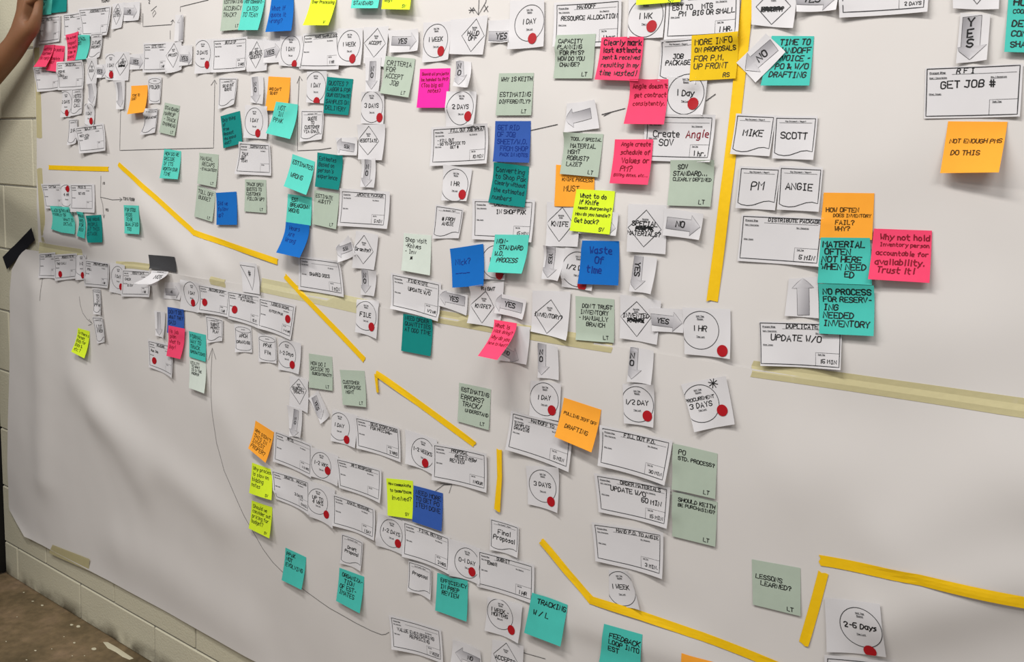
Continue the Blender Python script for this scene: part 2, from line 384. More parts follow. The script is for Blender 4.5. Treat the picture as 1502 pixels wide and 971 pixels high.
# ------------------------------------------------------------------ the two long sheets of roll paper
def lerp_tab(tab, v):
    for (a, x0), (c, x1) in zip(tab, tab[1:]):
        if a <= v <= c: return x0 + (x1 - x0) * (v - a) / (c - a)
    return tab[0][1] if v < tab[0][0] else tab[-1][1]
def left_tab(pts):
    return sorted((at(px, py).z, at(px, py).x) for px, py in pts)
def paper(name, xl, xr, zb, zt, nx, nz, label, lift=0, curl=None):
    V = []; Fc = []
    for k in (0, 1):
        for j in range(nz + 1):
            z = zb + (zt - zb) * j / nz; x0 = lerp_tab(xl, z)
            for i in range(nx + 1):
                x = x0 + (xr - x0) * (i / nx); h = surf(x, min(z, SEAM) if lift == 0 and name == 'low' else z)
                if name == 'up' and z < SEAM + .004: h = surf(x, SEAM + .005)
                if curl: h += curl(x, z, x0)
                V.append((x, -(h - k * .0005), z))
    N1 = (nx + 1) * (nz + 1); ix = lambda i, j, k: k * N1 + j * (nx + 1) + i
    for j in range(nz):
        for i in range(nx):
            Fc.append((ix(i, j, 0), ix(i + 1, j, 0), ix(i + 1, j + 1, 0), ix(i, j + 1, 0)))
            Fc.append((ix(i, j, 1), ix(i, j + 1, 1), ix(i + 1, j + 1, 1), ix(i + 1, j, 1)))
    nf = len(Fc)
    for i in range(nx): Fc += [(ix(i, 0, 0), ix(i, 0, 1), ix(i + 1, 0, 1), ix(i + 1, 0, 0)), (ix(i, nz, 0), ix(i + 1, nz, 0), ix(i + 1, nz, 1), ix(i, nz, 1))]
    for j in range(nz): Fc += [(ix(0, j, 0), ix(0, j + 1, 0), ix(0, j + 1, 1), ix(0, j, 1)), (ix(nx, j, 0), ix(nx, j, 1), ix(nx, j + 1, 1), ix(nx, j + 1, 0))]
    dd = {}; W2 = list(V)
    def dv(v):
        if v not in dd: dd[v] = len(W2); W2.append(V[v])
        return dd[v]
    Fc = Fc[:nf] + [tuple(dv(v) for v in f) for f in Fc[nf:]]
    o = mesh('paper_sheet', W2, Fc, 'rollpaper', smooth=True)
    for pl in o.data.polygons[nf:]: pl.use_smooth = False
    return tag(o, label, 'paper', 'long sheets of roll paper on the wall')
up_l = left_tab([(50, -40), (50, 60), (54, 130), (57, 200), (58, 300), (61, 372)])
lo_l = left_tab([(53, 359), (36, 372), (22, 395), (19, 430), (19, 600), (18, 700), (18, 745), (30, 765), (45, 787)])
up_sheet = paper('up', up_l, .55, SEAM - .006, 2.1, 190, 70, 'upper long white roll paper sheet crowded with process cards, edge held by the hand')
low_sheet = paper('low', lo_l, .75, .193, SEAM, 200, 80, 'lower long white roll paper sheet with wrinkles, reaching down over the block wall',
                  curl=lambda x, z, x0: .006 * math.exp(-(z - .193) / .03) * (.4 + .6 * math.exp(-(x - x0) / .12)) + .004 * math.exp(-(x - x0) / .04))

# ------------------------------------------------------------------ things on the paper
def strip(name, pts, wid, m, label, cat, group, lift=.0012, n=14, wave=.0, ends=None):
    """tape along pixel points, width in metres"""
    W3 = [on(px, py) for px, py in pts]; q = []
    for a, c in zip(W3, W3[1:]):
        k = max(2, int(((c - a).length) / .02))
        q += [a + (c - a) * i / k for i in range(k)]
    q.append(W3[-1]); V = []; Fc = []; m_ = len(q); ph = RND.uniform(0, 6)
    for i, p in enumerate(q):
        a, c = q[max(0, i - 1)], q[min(m_ - 1, i + 1)]; d = Vector((c.x - a.x, c.z - a.z)).normalized(); nx, nz = -d.y, d.x
        for j in range(4):
            o = (j / 3 - .5) * wid; x, z = p.x + nx * o, p.z + nz * o
            if i in (0, m_ - 1): x += d.x * RND.uniform(-.002, .002); z += d.y * RND.uniform(-.002, .002)
            h = surf(x, z) + lift + wave * max(0, math.sin(ph + i * .35 + j * .4))
            for s_ in SHEETS:
                if abs(s_.cx - x) < .1 and abs(s_.cz - z) < .1:
                    e = s_.height(x, z)
                    if e is not None: h = max(h, e + .0008)
            V.append((x, -h, z))
    N1 = len(V); V += [(x, y + .0004, z) for x, y, z in V]
    for i in range(m_ - 1):
        for j in range(3):
            a = i * 4 + j; Fc += [(a, a + 1, a + 5, a + 4), (N1 + a, N1 + a + 4, N1 + a + 5, N1 + a + 1)]
        a = i * 4; Fc += [(a, a + 4, N1 + a + 4, N1 + a), (a + 3, N1 + a + 3, N1 + a + 7, a + 7)]
    Fc += [(0, N1, N1 + 1, 1), (1, N1 + 1, N1 + 2, 2), (2, N1 + 2, N1 + 3, 3)]
    c = Vector(V[len(V) // 4]); o = mesh(name, [Vector(v) - c for v in V], Fc, m, smooth=False); o.location = c
    return tag(o, label, cat, group)
def circ(c, R, n=40, a0=0): return [(c[0] + R * math.cos(a0 + 6.28319 * i / n), c[1] + R * math.sin(a0 + 6.28319 * i / n)) for i in range(n + 1)]
def wpx(s, px, py):
    """pixel on a sheet -> world x, z"""
    h = .006
    for _ in range(4):
        p = at(px, py, h); a, b_ = s.st(p.x, p.z); h = s.hh(max(s.s0, min(s.s1, a)), max(s.t0, min(s.t1, b_)))
    return (p.x, p.z)
def dot(s, px, py):
    c = wpx(s, px, py); V = [c] + circ(c, .0095, 20)[:-1]
    V2 = V + [(c[0] + (x - c[0]) * .5, c[1] + (z - c[1]) * .5) for x, z in V[1:]]
    Fc = [(0, 21 + i, 21 + (i + 1) % 20) for i in range(20)] + [(21 + i, 1 + i, 1 + (i + 1) % 20, 21 + (i + 1) % 20) for i in range(20)]
    o = s.part('round_sticker', V2, Fc, 'red', .0009); o['label'] = 'round red sticker dot'
def flush(s, ink, name, m, off=.0004):
    if ink.V: return s.part(name, ink.V, ink.F, m, off)
def default_lift(k=1.0):
    return tuple(RND.uniform(2, 6) * k for _ in range(2)) + tuple(RND.uniform(4, 12) * k for _ in range(2))

def sticky(q, col, lines, label, b=None, sig=None, ink='ink', top=0.0, sz=None, x0=.08, t0=.10, w=.0011, lead=1.5):
    bl = b if b else RND.uniform(5, 12)
    if isinstance(bl, tuple): bl = tuple(v * 1.35 if v > 5 else v for v in bl)
    else: bl = bl * 1.5
    lf = (top, top, bl * RND.uniform(.8, 1.2), bl * RND.uniform(.7, 1.1)) if not isinstance(bl, tuple) else bl
    s = Sheet(q, lf); s.build('sticky_note', col)
    k = Ink(); n = max(1, len(lines)); h = sz * .86 / 1000 if sz else min(.0092, s.H * (.98 - t0) / (n + (1 if sig else .2)) / lead)
    for i, l in enumerate(lines):
        ind = len(l) - len(l.lstrip()); l = l.strip()
        if not l: continue
        xx = x0 + ind * .05; hh = min(h, h * s.W * (.97 - xx) / max(1e-6, twidth(l, h)))
        o = s.xz(xx, t0 + i * h * lead / s.H); k.text(l, o, s.ex, s.ey, hh, w)
    if sig: k.text(sig, s.xz(.80, .86), s.ex, s.ey, .0062, w * .9, 'c')
    flush(s, k, 'handwriting', ink)
    return tag(s.o, label, 'sticky note', 'sticky notes on the wall')
def process(q, title, desc, time, label, dots=(), lf=None, m=(.05, .08, .05, .12), dsz=6.0, tsz=6.0, d0=(.07, .30), simple=False, ink='ink'):
    s = Sheet(q, lf or default_lift(), m, card=True); s.build('process_card', 'card')
    f = Ink(); P = lambda a, b_: s.xz(a, b_)
    f.line([P(0, 0), P(1, 0), P(1, 1), P(0, 1), P(0, 0)], .0011)
    f.line([P(.28, .13), P(.97, .13)], .0004); f.line([P(.70, 1), P(.70, .68), P(1, .68)], .0004)
    for t, a, b_, h in (('Process Step', .03, .07, .0021), ('What / Description', .03, .18, .0016), ('Who / Resources', .70, .20, .0016), ('Other Issues', .03, .52, .0016), ('Task Time', .73, .71, .0016)):
        f.text(t, P(a, b_), s.ex, s.ey, h, .0005, jit=0)
        W = twidth(t, h) / s.W; f.line([P(a, b_ + (h + .0008) / s.H), P(a + W, b_ + (h + .0008) / s.H)], .0004)
    flush(s, f, 'printed_form', 'print')
    k = Ink()
    if title:
        h = min(.006, .006 * s.W * .67 / twidth(title, .006)); k.text(title, P(.33, .015), s.ex, s.ey, h, .0013)
    for i, l in enumerate(desc):
        ind = len(l) - len(l.lstrip()); l = l.strip(); h = dsz / 1000; xx = d0[0] + ind * .05
        h = min(h, h * s.W * (1.0 - xx) / max(1e-6, twidth(l, h))) if l else h
        k.text(l, P(xx, d0[1] + i * dsz / 1000 * 1.35 / s.H), s.ex, s.ey, h, .0013)
    if time:
        h = tsz / 1000; h = min(h, h * s.W * .21 / twidth(time, h)); k.text(time, P(.765, .84), s.ex, s.ey, h, .0012)
    flush(s, k, 'handwriting', ink)
    for d in dots: dot(s, *d)
    return tag(s.o, label, 'card', 'process step cards')
def wait(q, c, text, label, d=None, lf=None, R=.031, sz=8.0, w=.0012):
    s = Sheet(q, lf or default_lift(.8), card=True); s.build('wait_time_card', 'card')
    f = Ink(); cc = wpx(s, *c); f.line(circ(cc, R), .0010, .02)
    P = lambda a, b_: (cc[0] + s.ex[0] * a + s.ey[0] * b_, cc[1] + s.ex[1] * a + s.ey[1] * b_)
    for t, y in (('Wait Time', -.024), ('Reason', -.0195), ('Time Lost', .0095)):
        f.text(t, P(0, y), s.ex, s.ey, .0021, .0005, 'c', jit=0); W = twidth(t, .0021) / 2; f.line([P(-W, y + .003), P(W, y + .003)], .0004)
    flush(s, f, 'printed_form', 'print'); k = Ink(); n = len(text)
    for i, l in enumerate(text):
        h = sz / 1000; h = min(h, h * .052 / max(1e-6, twidth(l, h))); k.text(l, P(0, -.007 - (n - 1) * .004 + i * .0095), s.ex, s.ey, h, w, 'c')
    flush(s, k, 'handwriting', 'ink')
    if d: dot(s, *d)
    return tag(s.o, label, 'card', 'wait time cards')
def decision(q, dm, text, label, lf=None, sz=6.5, scrib=(), extra=(), shade=None):
    """dm: top, right, bottom, left in pixels"""
    s = Sheet(q, lf or default_lift(.8), card=True); s.build('decision_card', 'card')
    f = Ink(); D = [wpx(s, *p) for p in dm]; f.line(D + [D[0]], .0010, .01)
    cc = ((D[0][0] + D[2][0] + D[1][0] + D[3][0]) / 4, (D[0][1] + D[2][1] + D[1][1] + D[3][1]) / 4); Hh = math.dist(D[0], D[2])
    e1 = Vector((D[1][0] - D[3][0], D[1][1] - D[3][1])).normalized(); e2 = Vector((D[2][0] - D[0][0], D[2][1] - D[0][1])).normalized()
    if e1.x < 0: e1 = -e1
    P = lambda a, b_: (cc[0] + e1[0] * a + e2[0] * b_, cc[1] + e1[1] * a + e2[1] * b_)
    for t, y in (('Decision', -Hh * .27), ('Point', -Hh * .27 + .004)):
        f.text(t, P(0, y), e1, e2, .0020, .0005, 'c', jit=0); W = twidth(t, .002) / 2; f.line([P(-W, y + .0028), P(W, y + .0028)], .0004)
    flush(s, f, 'printed_form', 'print'); k = Ink(); n = len(text); Wd = math.dist(D[1], D[3])
    for i, l in enumerate(text):
        h = sz / 1000; h = min(h, h * Wd * 1.02 / max(1e-6, twidth(l, h))); o = P(0, -.004 - (n - 1) * .004 + i * .0085)
        k.text(l, o, e1, e2, h, .0013, 'c')
        if i in scrib:
            for r_ in range(5):
                k.line([(o[0] - .016 + .03 * (i2 / 9), o[1] - RND.uniform(0, .006)) for i2 in range(10)], .0016)
    for (t, px, py, h) in extra: k.text(t, wpx(s, px, py), e1, e2, h / 1000, .0013, 'c')
    flush(s, k, 'handwriting', 'ink')
    return tag(s.o, label, 'card', 'decision point cards')
def arrow(q, tail, tip, text, mode, label, lf=None, sw=.017, hw=.033, hl=.017, sz=9.0, m='card', rev=False):
    s = Sheet(q, lf or default_lift(.9), card=True); s.build('arrow_card', m)
    a, b_ = Vector(wpx(s, *tail)), Vector(wpx(s, *tip)); d = (b_ - a).normalized(); L = (b_ - a).length; nrm = Vector((-d.y, d.x)); hl = min(hl, L * .45)
    V = []; Fc = []; uv = []; n = 6
    def row(t, hw_): 
        for j in (-1, 0, 1): p = a + d * t + nrm * hw_ * j; V.append((p.x, p.y)); uv.append((t / L, .5 + .5 * j * (1 if hw_ < sw else 1) * (-1 if rev else 1)))
    for i in range(n + 1): row((L - hl) * i / n, sw / 2)
    for i in range(4): row(L - hl + hl * i / 3, hw / 2 * (1 - i / 3) + 1e-5)
    rows = [(i, i + 1) for i in range(n)] + [(n + 1 + i, n + 2 + i) for i in range(3)]
    for (r0, r1) in rows:
        for j in (0, 1): Fc.append((r0 * 3 + j, r1 * 3 + j, r1 * 3 + j + 1, r0 * 3 + j + 1))
    s.part('printed_arrow', V, Fc, 'gradient', .0003, uvs=uv)
    f = Ink(); out = [a + nrm * sw / 2, a + d * (L - hl) + nrm * sw / 2, a + d * (L - hl) + nrm * hw / 2, b_, a + d * (L - hl) - nrm * hw / 2, a + d * (L - hl) - nrm * sw / 2, a - nrm * sw / 2, a + nrm * sw / 2]
    f.line([(p.x, p.y) for p in out], .0004); flush(s, f, 'printed_outline', 'inkthin', .0005)
    if text:
        k = Ink(); c = a + d * (L - hl * .6) * .5; h = sz / 1000
        if mode == 'stack':
            ex, ey = (-nrm if nrm.x < 0 else nrm), Vector((0, -1)); ey = d if d.y < 0 else -d; ex = Vector((-ey.y, ey.x)); 
            for i, ch in enumerate(text): k.text(ch, tuple(c + ey * ((i - len(text) / 2) * h * 1.4)), ex, ey, h, .0018, 'c')
        else:
            if mode == 'up': ex = d if d.x > 0 else -d
            elif mode == 'flip': ex = Vector((-abs(d.x), -d.y if d.x > 0 else d.y))
            else: ex = d
            ex = ex.normalized(); ey = Vector((ex.y, -ex.x))
            k.text(text, tuple(c - ey * h / 2), ex, ey, h, .0018, 'c')
        flush(s, k, 'handwriting', 'ink', .0008)
    return tag(s.o, label, 'card', 'arrow cards between the other cards')
def document(q, lines, label, lf=None, sz=9.0, m=(.05, .07, .05, .12), y0=None, small=False):
    s = Sheet(q, lf or default_lift(.8), m, card=True); s.build('document_card', 'card')
    f = Ink(); P = lambda a, b_: s.xz(a, b_)
    wave = [P(1, .90), P(.85, .87), P(.7, .89), P(.55, .95), P(.4, 1.01), P(.25, 1.03), P(.1, 1.01), P(0, .96)]
    f.line([P(0, 0), P(1, 0)] + wave + [P(0, 0)], .0010)
    t = 'Key Document / Report'; h = min(.0019, .0019 * s.W * .9 / twidth(t, .0019)); f.text(t, P(.5, .06), s.ex, s.ey, h, .0005, 'c', jit=0); f.line([P(.08, .12), P(.92, .12)], .0004)
    flush(s, f, 'printed_form', 'print'); k = Ink(); n = len(lines)
    for i, l in enumerate(lines):
        h = min(sz / 1000, s.H * .62 / max(1, n) / 1.3); h = min(h, h * s.W * .86 / max(1e-6, twidth(l, h)))
        o = P(.5, (y0 if y0 else .5 - n * h * 1.35 / s.H / 2) + i * h * 1.4 / s.H); k.text(l, o, s.ex, s.ey, h, .0013, 'c')
    flush(s, k, 'handwriting', 'ink')
    return tag(s.o, label, 'card', 'document cards')
def database(q, lines, label, lf=None):
    s = Sheet(q, lf or default_lift(.6), (.06, .08, .06, .1), card=True); s.build('database_card', 'card')
    f = Ink(); P = lambda a, b_: s.xz(a, b_)
    f.line([P(.5 + .5 * math.cos(i * .3142), .12 + .12 * math.sin(i * .3142)) for i in range(21)], .0008)
    f.line([P(0, .12), P(0, .92)] + [P(.5 - .5 * math.cos(i * .3142), .92 + .1 * math.sin(i * .3142)) for i in range(11)] + [P(1, .12)], .0008)
    f.text('Data Store', P(.5, .09), s.ex, s.ey, .0018, .0005, 'c', jit=0); flush(s, f, 'printed_form', 'print')
    k = Ink(); h = .0085
    for i, l in enumerate(lines):
        hh = min(h, h * s.W * .9 / twidth(l, h)); k.text(l, P(.5, .3 + i * .3), s.ex, s.ey, hh, .0013, 'c')
    flush(s, k, 'handwriting', 'ink')
    return tag(s.o, label, 'card', 'cylinder cards')
def drawn(parent, pts, w=.0012, texts=()):
    """pen lines straight on the roll paper"""
    k = Ink()
    for pl in pts: k.line([(lambda p: (p.x, p.z))(on(x, y)) for x, y in pl], w, .012)
    for (t, x, y, h) in texts:
        p = on(x, y); k.text(t, (p.x, p.z), (1, 0), (0, -1), h / 1000, w)
    return k
def drawn_all(parent, pts, w=.0012, texts=()):
    for pl in pts:
        k = drawn(parent, [pl], w); mesh('drawn_line', [(x, -(surf(x, z) + .0009), z) for x, z in k.V], k.F, 'inkthin').parent = parent
    for t in texts:
        k = drawn(parent, [], w, [t]); mesh('handwriting', [(x, -(surf(x, z) + .0009), z) for x, z in k.V], k.F, 'ink').parent = parent
# ================================================================== contents
U, Lo = up_sheet, low_sheet
drawn_all(U, [[(210, 20), (210, 39), (252, 36), (254, 29)], [(251, 32), (254, 29), (256, 33)], [(250, 45), (250, 57)],
          [(264.8, 17), (264.8, 10), (285, 5), (306, 0)], [(177.5, 158), (176, 220.5), (230, 219), (313.5, 217), (315.4, 119)], [(310, 125), (315.4, 117), (318, 123)],
          [(439.5, 112), (437, 160), (436.6, 221), (470, 219.5), (486, 217)], [(436, 122), (440, 112), (443.5, 118)],
          [(778, 191.5), (818, 182.5)], [(883, 168), (917, 159)], [(886, 170), (896, 165)], [(1036, 148), (1049.5, 138)],
          [(703, -2), (702, 21)], [(695, 12), (702, 22), (713, 3), (714, -4)], [(690, 11), (695, 19)], [(695, 11), (689, 19)], [(688, 15), (696, 15)],
          [(711, 8), (716, 17)], [(716, 9), (710, 17)], [(148.3, 258), (147.8, 289), (165, 293), (179, 292.5)], [(176, 290), (180, 292.5), (176, 295)],
          [(147.8, 289), (151, 300), (152.7, 319)], [(151, 315), (152.7, 320), (154, 315)], [(230, 9), (222, 16)], [(229, 19), (225, 25), (224, 20), (227, 15), (229, 19)],
          [(180, 32), (202, 30)], [(1104, 10), (1108, 12), (1104, 14)]], .0012,  # first stroke: shadow under the top left NO arrow card, drawn as a line
      (('YOURS?', 149, -1, 8), ('TIM & VENDOR', 181, 289, 7), ('NO', 151, 267, 6), ('YES', 155, 306, 6), ('2', 218, 0, 9)))
drawn_all(Lo, [[(63, 407), (58.5, 441)], [(116.6, 435), (118, 447), (121.6, 459), (128, 468), (135, 474)], [(131, 468), (136, 475), (130, 477)],
           [(311.7, 511), (310.2, 540), (309.5, 566), (312, 610), (318, 650), (329, 690), (343.7, 724), (358, 756), (371.6, 780), (386, 805), (400, 824), (413, 837), (430, 853), (449, 867), (483.5, 891.7), (523, 914), (545, 925), (560, 930.7), (566, 930), (571, 927)],
           [(306, 528), (311.7, 510), (317, 527)], [(639, 720), (651, 711), (663, 710.5)], [(646, 709), (663, 710.5), (659, 723)],
           [(760, 955), (800, 966)]], .0010)

# yellow tape
YT = lambda pts, lab, wid=.0155, wave=.0: strip('tape_strip', pts, wid, 'yellowtape', lab, 'tape', 'yellow tape lane lines', wave=wave)
YT([(72, 245.5), (115, 247), (159.5, 248)], 'short horizontal yellow tape strip above the far left cards', .013)
YT([(174, 241), (230, 291), (286, 342)], 'yellow tape strip slanting down right beside the short horizontal strip', .014)
YT([(285, 341), (345, 362), (408, 384)], 'yellow tape strip running from the slanting strip to below the two blue notes', .014, .0015)
YT([(418, 405), (476, 466), (535, 528)], 'yellow tape strip sloping down from the shared docs card', .013)
YT([(555, 576), (552, 548)], 'stubby upright yellow tape strip with loose end, left of a long slanting one', .010, .004)
YT([(553, 547), (625, 599), (697, 652)], 'yellow tape strip slanting down to the card reading proposal received', .014, .002)
YT([(733, 659), (734, 700), (731, 748)], 'short vertical yellow tape strip above the final proposal card', .014, .004)
YT([(795, 792), (832, 838), (868, 881)], 'yellow tape strip descending steeply left of the hand P.O. card', .014, .002)
YT([(866, 879), (940, 902), (1030, 933), (1150, 980), (1230, 1012)], 'long yellow tape strip running along the bottom edge of the picture', .0155, .002)
YT([(1202, 821), (1350, 850), (1502, 883), (1600, 905)], 'long yellow tape strip at lower right above the 2-6 days card', .0165, .003)
YT([(1208, 840), (1194, 893), (1179, 945)], 'short slanted yellow tape strip right of the lessons learned note', .0155, .002)
YT([(1100, -30), (1094, 30), (1069, 250), (1045, 442)], 'long vertical yellow tape strip between the cards and the right columns', .0185, .0015)
# masking tape over the seam and edges
MT = lambda pts, wid, lab, m='masking': strip('masking_tape', pts, wid, m, lab, 'tape', 'masking tape pieces', lift=.0005)
MT([(54, 70), (56, 135), (58, 202)], .03, 'upper masking tape piece down the left edge of the paper', 'masking_old')
MT([(58, 247), (61, 300), (65, 360)], .03, 'lower masking tape piece down the left edge of the paper', 'masking_old')
MT([(58, 364), (90, 370), (122, 375)], .038, 'masking tape piece on the seam below the three far left teal notes')
MT([(170, 388), (195, 389), (220, 392)], .018, 'small masking tape piece left of the dark grey tape', 'masking_old')
MT([(308, 411), (330, 416)], .02, 'tiny masking tape piece left of the triangle card', 'masking_old')
MT([(384, 418), (460, 434), (541, 452)], .034, 'masking tape along the seam below the shared docs card')
MT([(636, 463), (770, 487), (898, 507)], .026, 'masking tape along the seam beneath the knife and inventory cards', 'masking_old')
MT([(1103, 541), (1250, 561), (1420, 586), (1530, 602)], .026, 'long masking tape along the seam at far right', 'masking_old')
s = Sheet([(77, 799), (131, 820), (130, 837), (71.5, 811)], (5, 5, 1, 1)); s.build('masking_tape', 'masking_old')
tag(s.o, 'loose masking tape piece bridging paper bottom and block wall at lower left', 'tape', 'masking tape pieces')
def flat(q, m, lab, lf): s = Sheet(q, lf); s.build('duct_tape', m); return tag(s.o, lab, 'tape', 'dark tape pieces')
flat([(46, 334), (51, 352), (10, 395), (3.7, 377)], 'blacktape', 'black tape piece slanting across paper edge onto the block wall', (1, 1, 1, 1))
flat([(217.5, 373.6), (255.8, 376.8), (258.7, 399.5), (218.5, 393.5)], 'greytape', 'dark grey tape piece above the fold-out white card', (1, 1, 4, 4))

# ---------- top left block
sticky([(61, -15), (80, -15), (75, 21), (61, 22)], 'aqua', ['NOT', 'NOW', 'OK'], 'light aqua sticky note beside the hand at top left', 4)
sticky([(77, -17), (98, -17), (97, 17), (75, 19)], 'darkteal', [], 'blank dark teal sticky note overlapping an aqua one at top left', 3)
process([(58, 27.5), (87, 24.5), (86, 57), (58, 61)], 'WHEN IN', [], '', 'process card touching the hand at top left corner')
process([(94, 23), (119, 19.5), (119, 50), (95, 52)], 'CALL', [], '', 'second process card from the hand, partly covered by a pink note')
process([(117, 15.5), (161, 11), (156, 47), (122, 49.5)], 'ASSESSMENT SITE', [], '', 'crooked process card left of the topmost left decision diamond')
decision([(165, 6), (183, 3), (178, 40), (163, 43)], [(173.5, 4), (178, 20), (170.5, 36), (165, 21)], ['NEED', 'SITE?'], 'narrow decision card before the NO arrow at top left')
arrow([(181, 4), (205, 2), (203, 29), (181, 31)], (181, 16.5), (201, 17), 'NO', 'up', 'NO arrow card pointing right at top left')
sticky([(114, 52), (130.5, 51), (126, 86.5), (109, 88)], 'aqua', ['IS THIS', 'SET', '', '', ''], 'aqua sticky note touching a pink one at far left', 5)
sticky([(96, 51), (116, 46), (110, 88), (98, 90)], 'pink', ['Do we track', 'request', 'how much', 'time we', 'spend'], 'pink sticky note left of the far left aqua note', 6, ink='inkred')
document([(133, 51), (149.5, 50), (146, 80), (130, 83)], ['INTAKE', 'DOCUMENT'], 'curved document card right of the far left aqua note')
process([(50.5, 101), (84, 99), (85, 128), (55.5, 131)], '', [], '', 'process card covered by two pink notes at far left')
sticky([(79, 66), (95, 67.5), (89, 106), (67, 103)], 'pink', ['to push &', '', 'complete', 'bid?', ''], 'pink sticky note behind another, overlapping above a far left process card', 7, ink='inkred')
sticky([(64, 66), (80, 65.5), (67, 98), (49, 98)], 'pink', ['waiting', 'customer', 'to reply'], 'leftmost pink sticky note, peeling outwards over a process card', (0, 0, 14, 16), ink='inkred')
process([(84.5, 93.5), (119.5, 91), (120.5, 126), (86.5, 128)], 'SALES CALL', ['PHONE', 'TALK', '  CUST'], '', 'process card under the far left pink notes with handwriting')
decision([(126, 85), (142, 85), (141, 123), (126, 123)], [(134.7, 89.5), (140, 104), (134, 119), (128, 104)], ['BID?'], 'narrow decision card left of small YES arrow at far left')
arrow([(141, 95), (157, 93), (156, 113), (141, 114)], (141, 104), (155, 105), 'YES', 'up', 'small YES arrow card at far left above a grey down arrow')
wait([(154, 79), (172, 77), (171, 118), (155, 117)], (163, 97.5), ['1 DAY'], 'wait time card left of a scribbled decision diamond at far left', (163.6, 109.5))
decision([(168, 76), (190, 76), (188, 118), (166, 118)], [(181.6, 78.6), (188, 92.7), (176, 110.5), (169, 95)], ['LARGE?', '#'], 'decision card with black scribble at far left', scrib=(1,))
arrow([(189, 80), (212, 78), (211, 101), (190, 102)], (191, 89), (210, 92), 'YES', 'up', 'YES arrow card right of the scribbled decision diamond')
arrow([(128, 122), (141, 122), (139, 156), (128, 154)], (132, 123), (135, 152), '', 'up', 'narrow grey down arrow card above the smallest wait card')
arrow([(168, 119), (183, 118), (181, 160), (170, 160)], (174.5, 121), (176.5, 157), '', 'up', 'grey down arrow card left of the left orange note')
wait([(89, 133), (106, 132), (104, 171), (88, 172)], (97, 151), ['2 DAYS'], 'leftmost wait time card with red dot', (98.4, 165.6))
document([(106.3, 132), (120.6, 131), (119.4, 163), (104, 166)], ['NOTES', 'FROM', 'CALL'], 'document card right of the leftmost wait time card')
wait([(124, 152), (138, 152), (137, 184), (124, 183)], (131, 168), ['1 DAY'], 'small wait time card under the narrow grey arrow', (134, 177.5))
document([(101.8, 177), (113, 176), (111.7, 206), (99.6, 209)], ['INFO'], 'small document card left of the lowest upper-left process card')
process([(111.5, 189), (150, 183.5), (153, 217), (118, 221)], 'QUALIFY JOB', ['MEET WITH', '   CUST'], '', 'process card above the short horizontal yellow tape')
sticky([(192.4, 126), (216.3, 124.8), (211.4, 164.4), (186.2, 167.6)], 'orange', ['TIME TO', 'CUST'], 'left orange sticky note beside a cylinder card', (0, 0, 12, 14), ink='inkbrown', sz=7, t0=.3)
database([(218, 115), (236, 115), (234, 148), (217, 148)], ['FOLDER'], 'cylinder card right of the left orange note')
document([(212, 161), (230.7, 160.2), (227, 191), (207.7, 194)], ['DRAWINGS'], 'document card reading DRAWINGS under the cylinder card', y0=.3)
sticky([(241.8, 150.3), (264, 155.2), (256, 199.7), (233, 194)], 'sage', ['STANDARD', 'MARKUP', ' - TRACK', ' OVERHEAD'], 'pale sage note right of the drawings document card', 3, 'LT')
# ---------- row of cards along the top
process([(212, 66), (243.5, 64.5), (242.7, 101), (210.6, 102)], 'SITE VISIT', [], '1 HR', 'process card right of the second far left YES arrow')
decision([(243, 62), (266, 60), (266, 102), (242, 108)], [(255.4, 63.8), (262.3, 79), (254, 99), (243.8, 81.6)], ['PRICE?'], 'decision card left of the 3 days wait card in top row')
arrow([(257, 22), (269, 21), (268, 61), (255, 60)], (265, 59), (266, 22), '', 'up', 'grey vertical arrow card above the top row, left of the sage note')
arrow([(264, 67), (282, 66), (281, 94), (262, 97)], (264, 85), (282, 86), 'YES', 'up', 'curled YES arrow card left of the 3 days wait card')
wait([(287, 58), (313, 57), (311, 106), (285, 108)], (297.4, 79), ['3 DAYS'], 'wait time card reading 3 DAYS in the top row, left half', (304, 95))
process([(314, 60.5), (360.5, 57), (358.5, 98), (313, 101.5)], 'BUILD UP', [], '3 HRS', 'process card between 3 days wait card and assembly diamond')
decision([(362, 57), (391, 56), (391, 103), (361, 105)], [(377, 61), (385, 79), (375, 100), (365, 82)], ['GENERIC', 'QUOTE?'], 'decision card reading GENERIC QUOTE in the top row')
arrow([(386, 59), (414, 56), (410, 91), (386, 92)], (387, 79), (411, 72), 'YES', 'up', 'curled YES arrow card left of first 1 day card in top row')
wait([(411, 53), (443, 52), (440, 98), (409, 96)], (426.6, 74), ['1 DAY'], 'wait time card reading 1 DAY, above the orange and aqua pair', (432, 94.5))
process([(446.5, 53), (493.4, 48), (494.4, 96), (440.8, 96)], 'MAKE SAMPLE DOC', [], '1 HR', 'process card reading MAKE SAMPLE under the lime note')
wait([(495, 42), (532, 41), (528.5, 95), (493, 96)], (513, 67.2), ['1 WEEK'], 'wait time card reading 1 WEEK, left of the accept diamond', (517.4, 86))
decision([(533, 40), (570, 38), (563, 98), (531, 92)], [(554, 41.5), (565.6, 63.8), (548.3, 84), (534.2, 63)], ['ACCEPT'], 'decision card reading ACCEPT in the top row')
arrow([(569, 44.5), (613, 42), (612, 74), (571, 77)], (575, 60), (611, 60), 'YES', 'up', 'YES arrow card pointing right from the accept diamond')
arrow([(535, 84), (559, 84), (555, 134), (536, 134)], (547.5, 90), (544.6, 131), 'NO', 'stack', 'NO arrow card pointing down from the accept diamond')
wait([(621, 33), (661.5, 31), (657, 87), (619, 91.5)], (640, 60), ['1 WEEK'], 'wait time card reading 1 WEEK, above the magenta note', (647, 75))
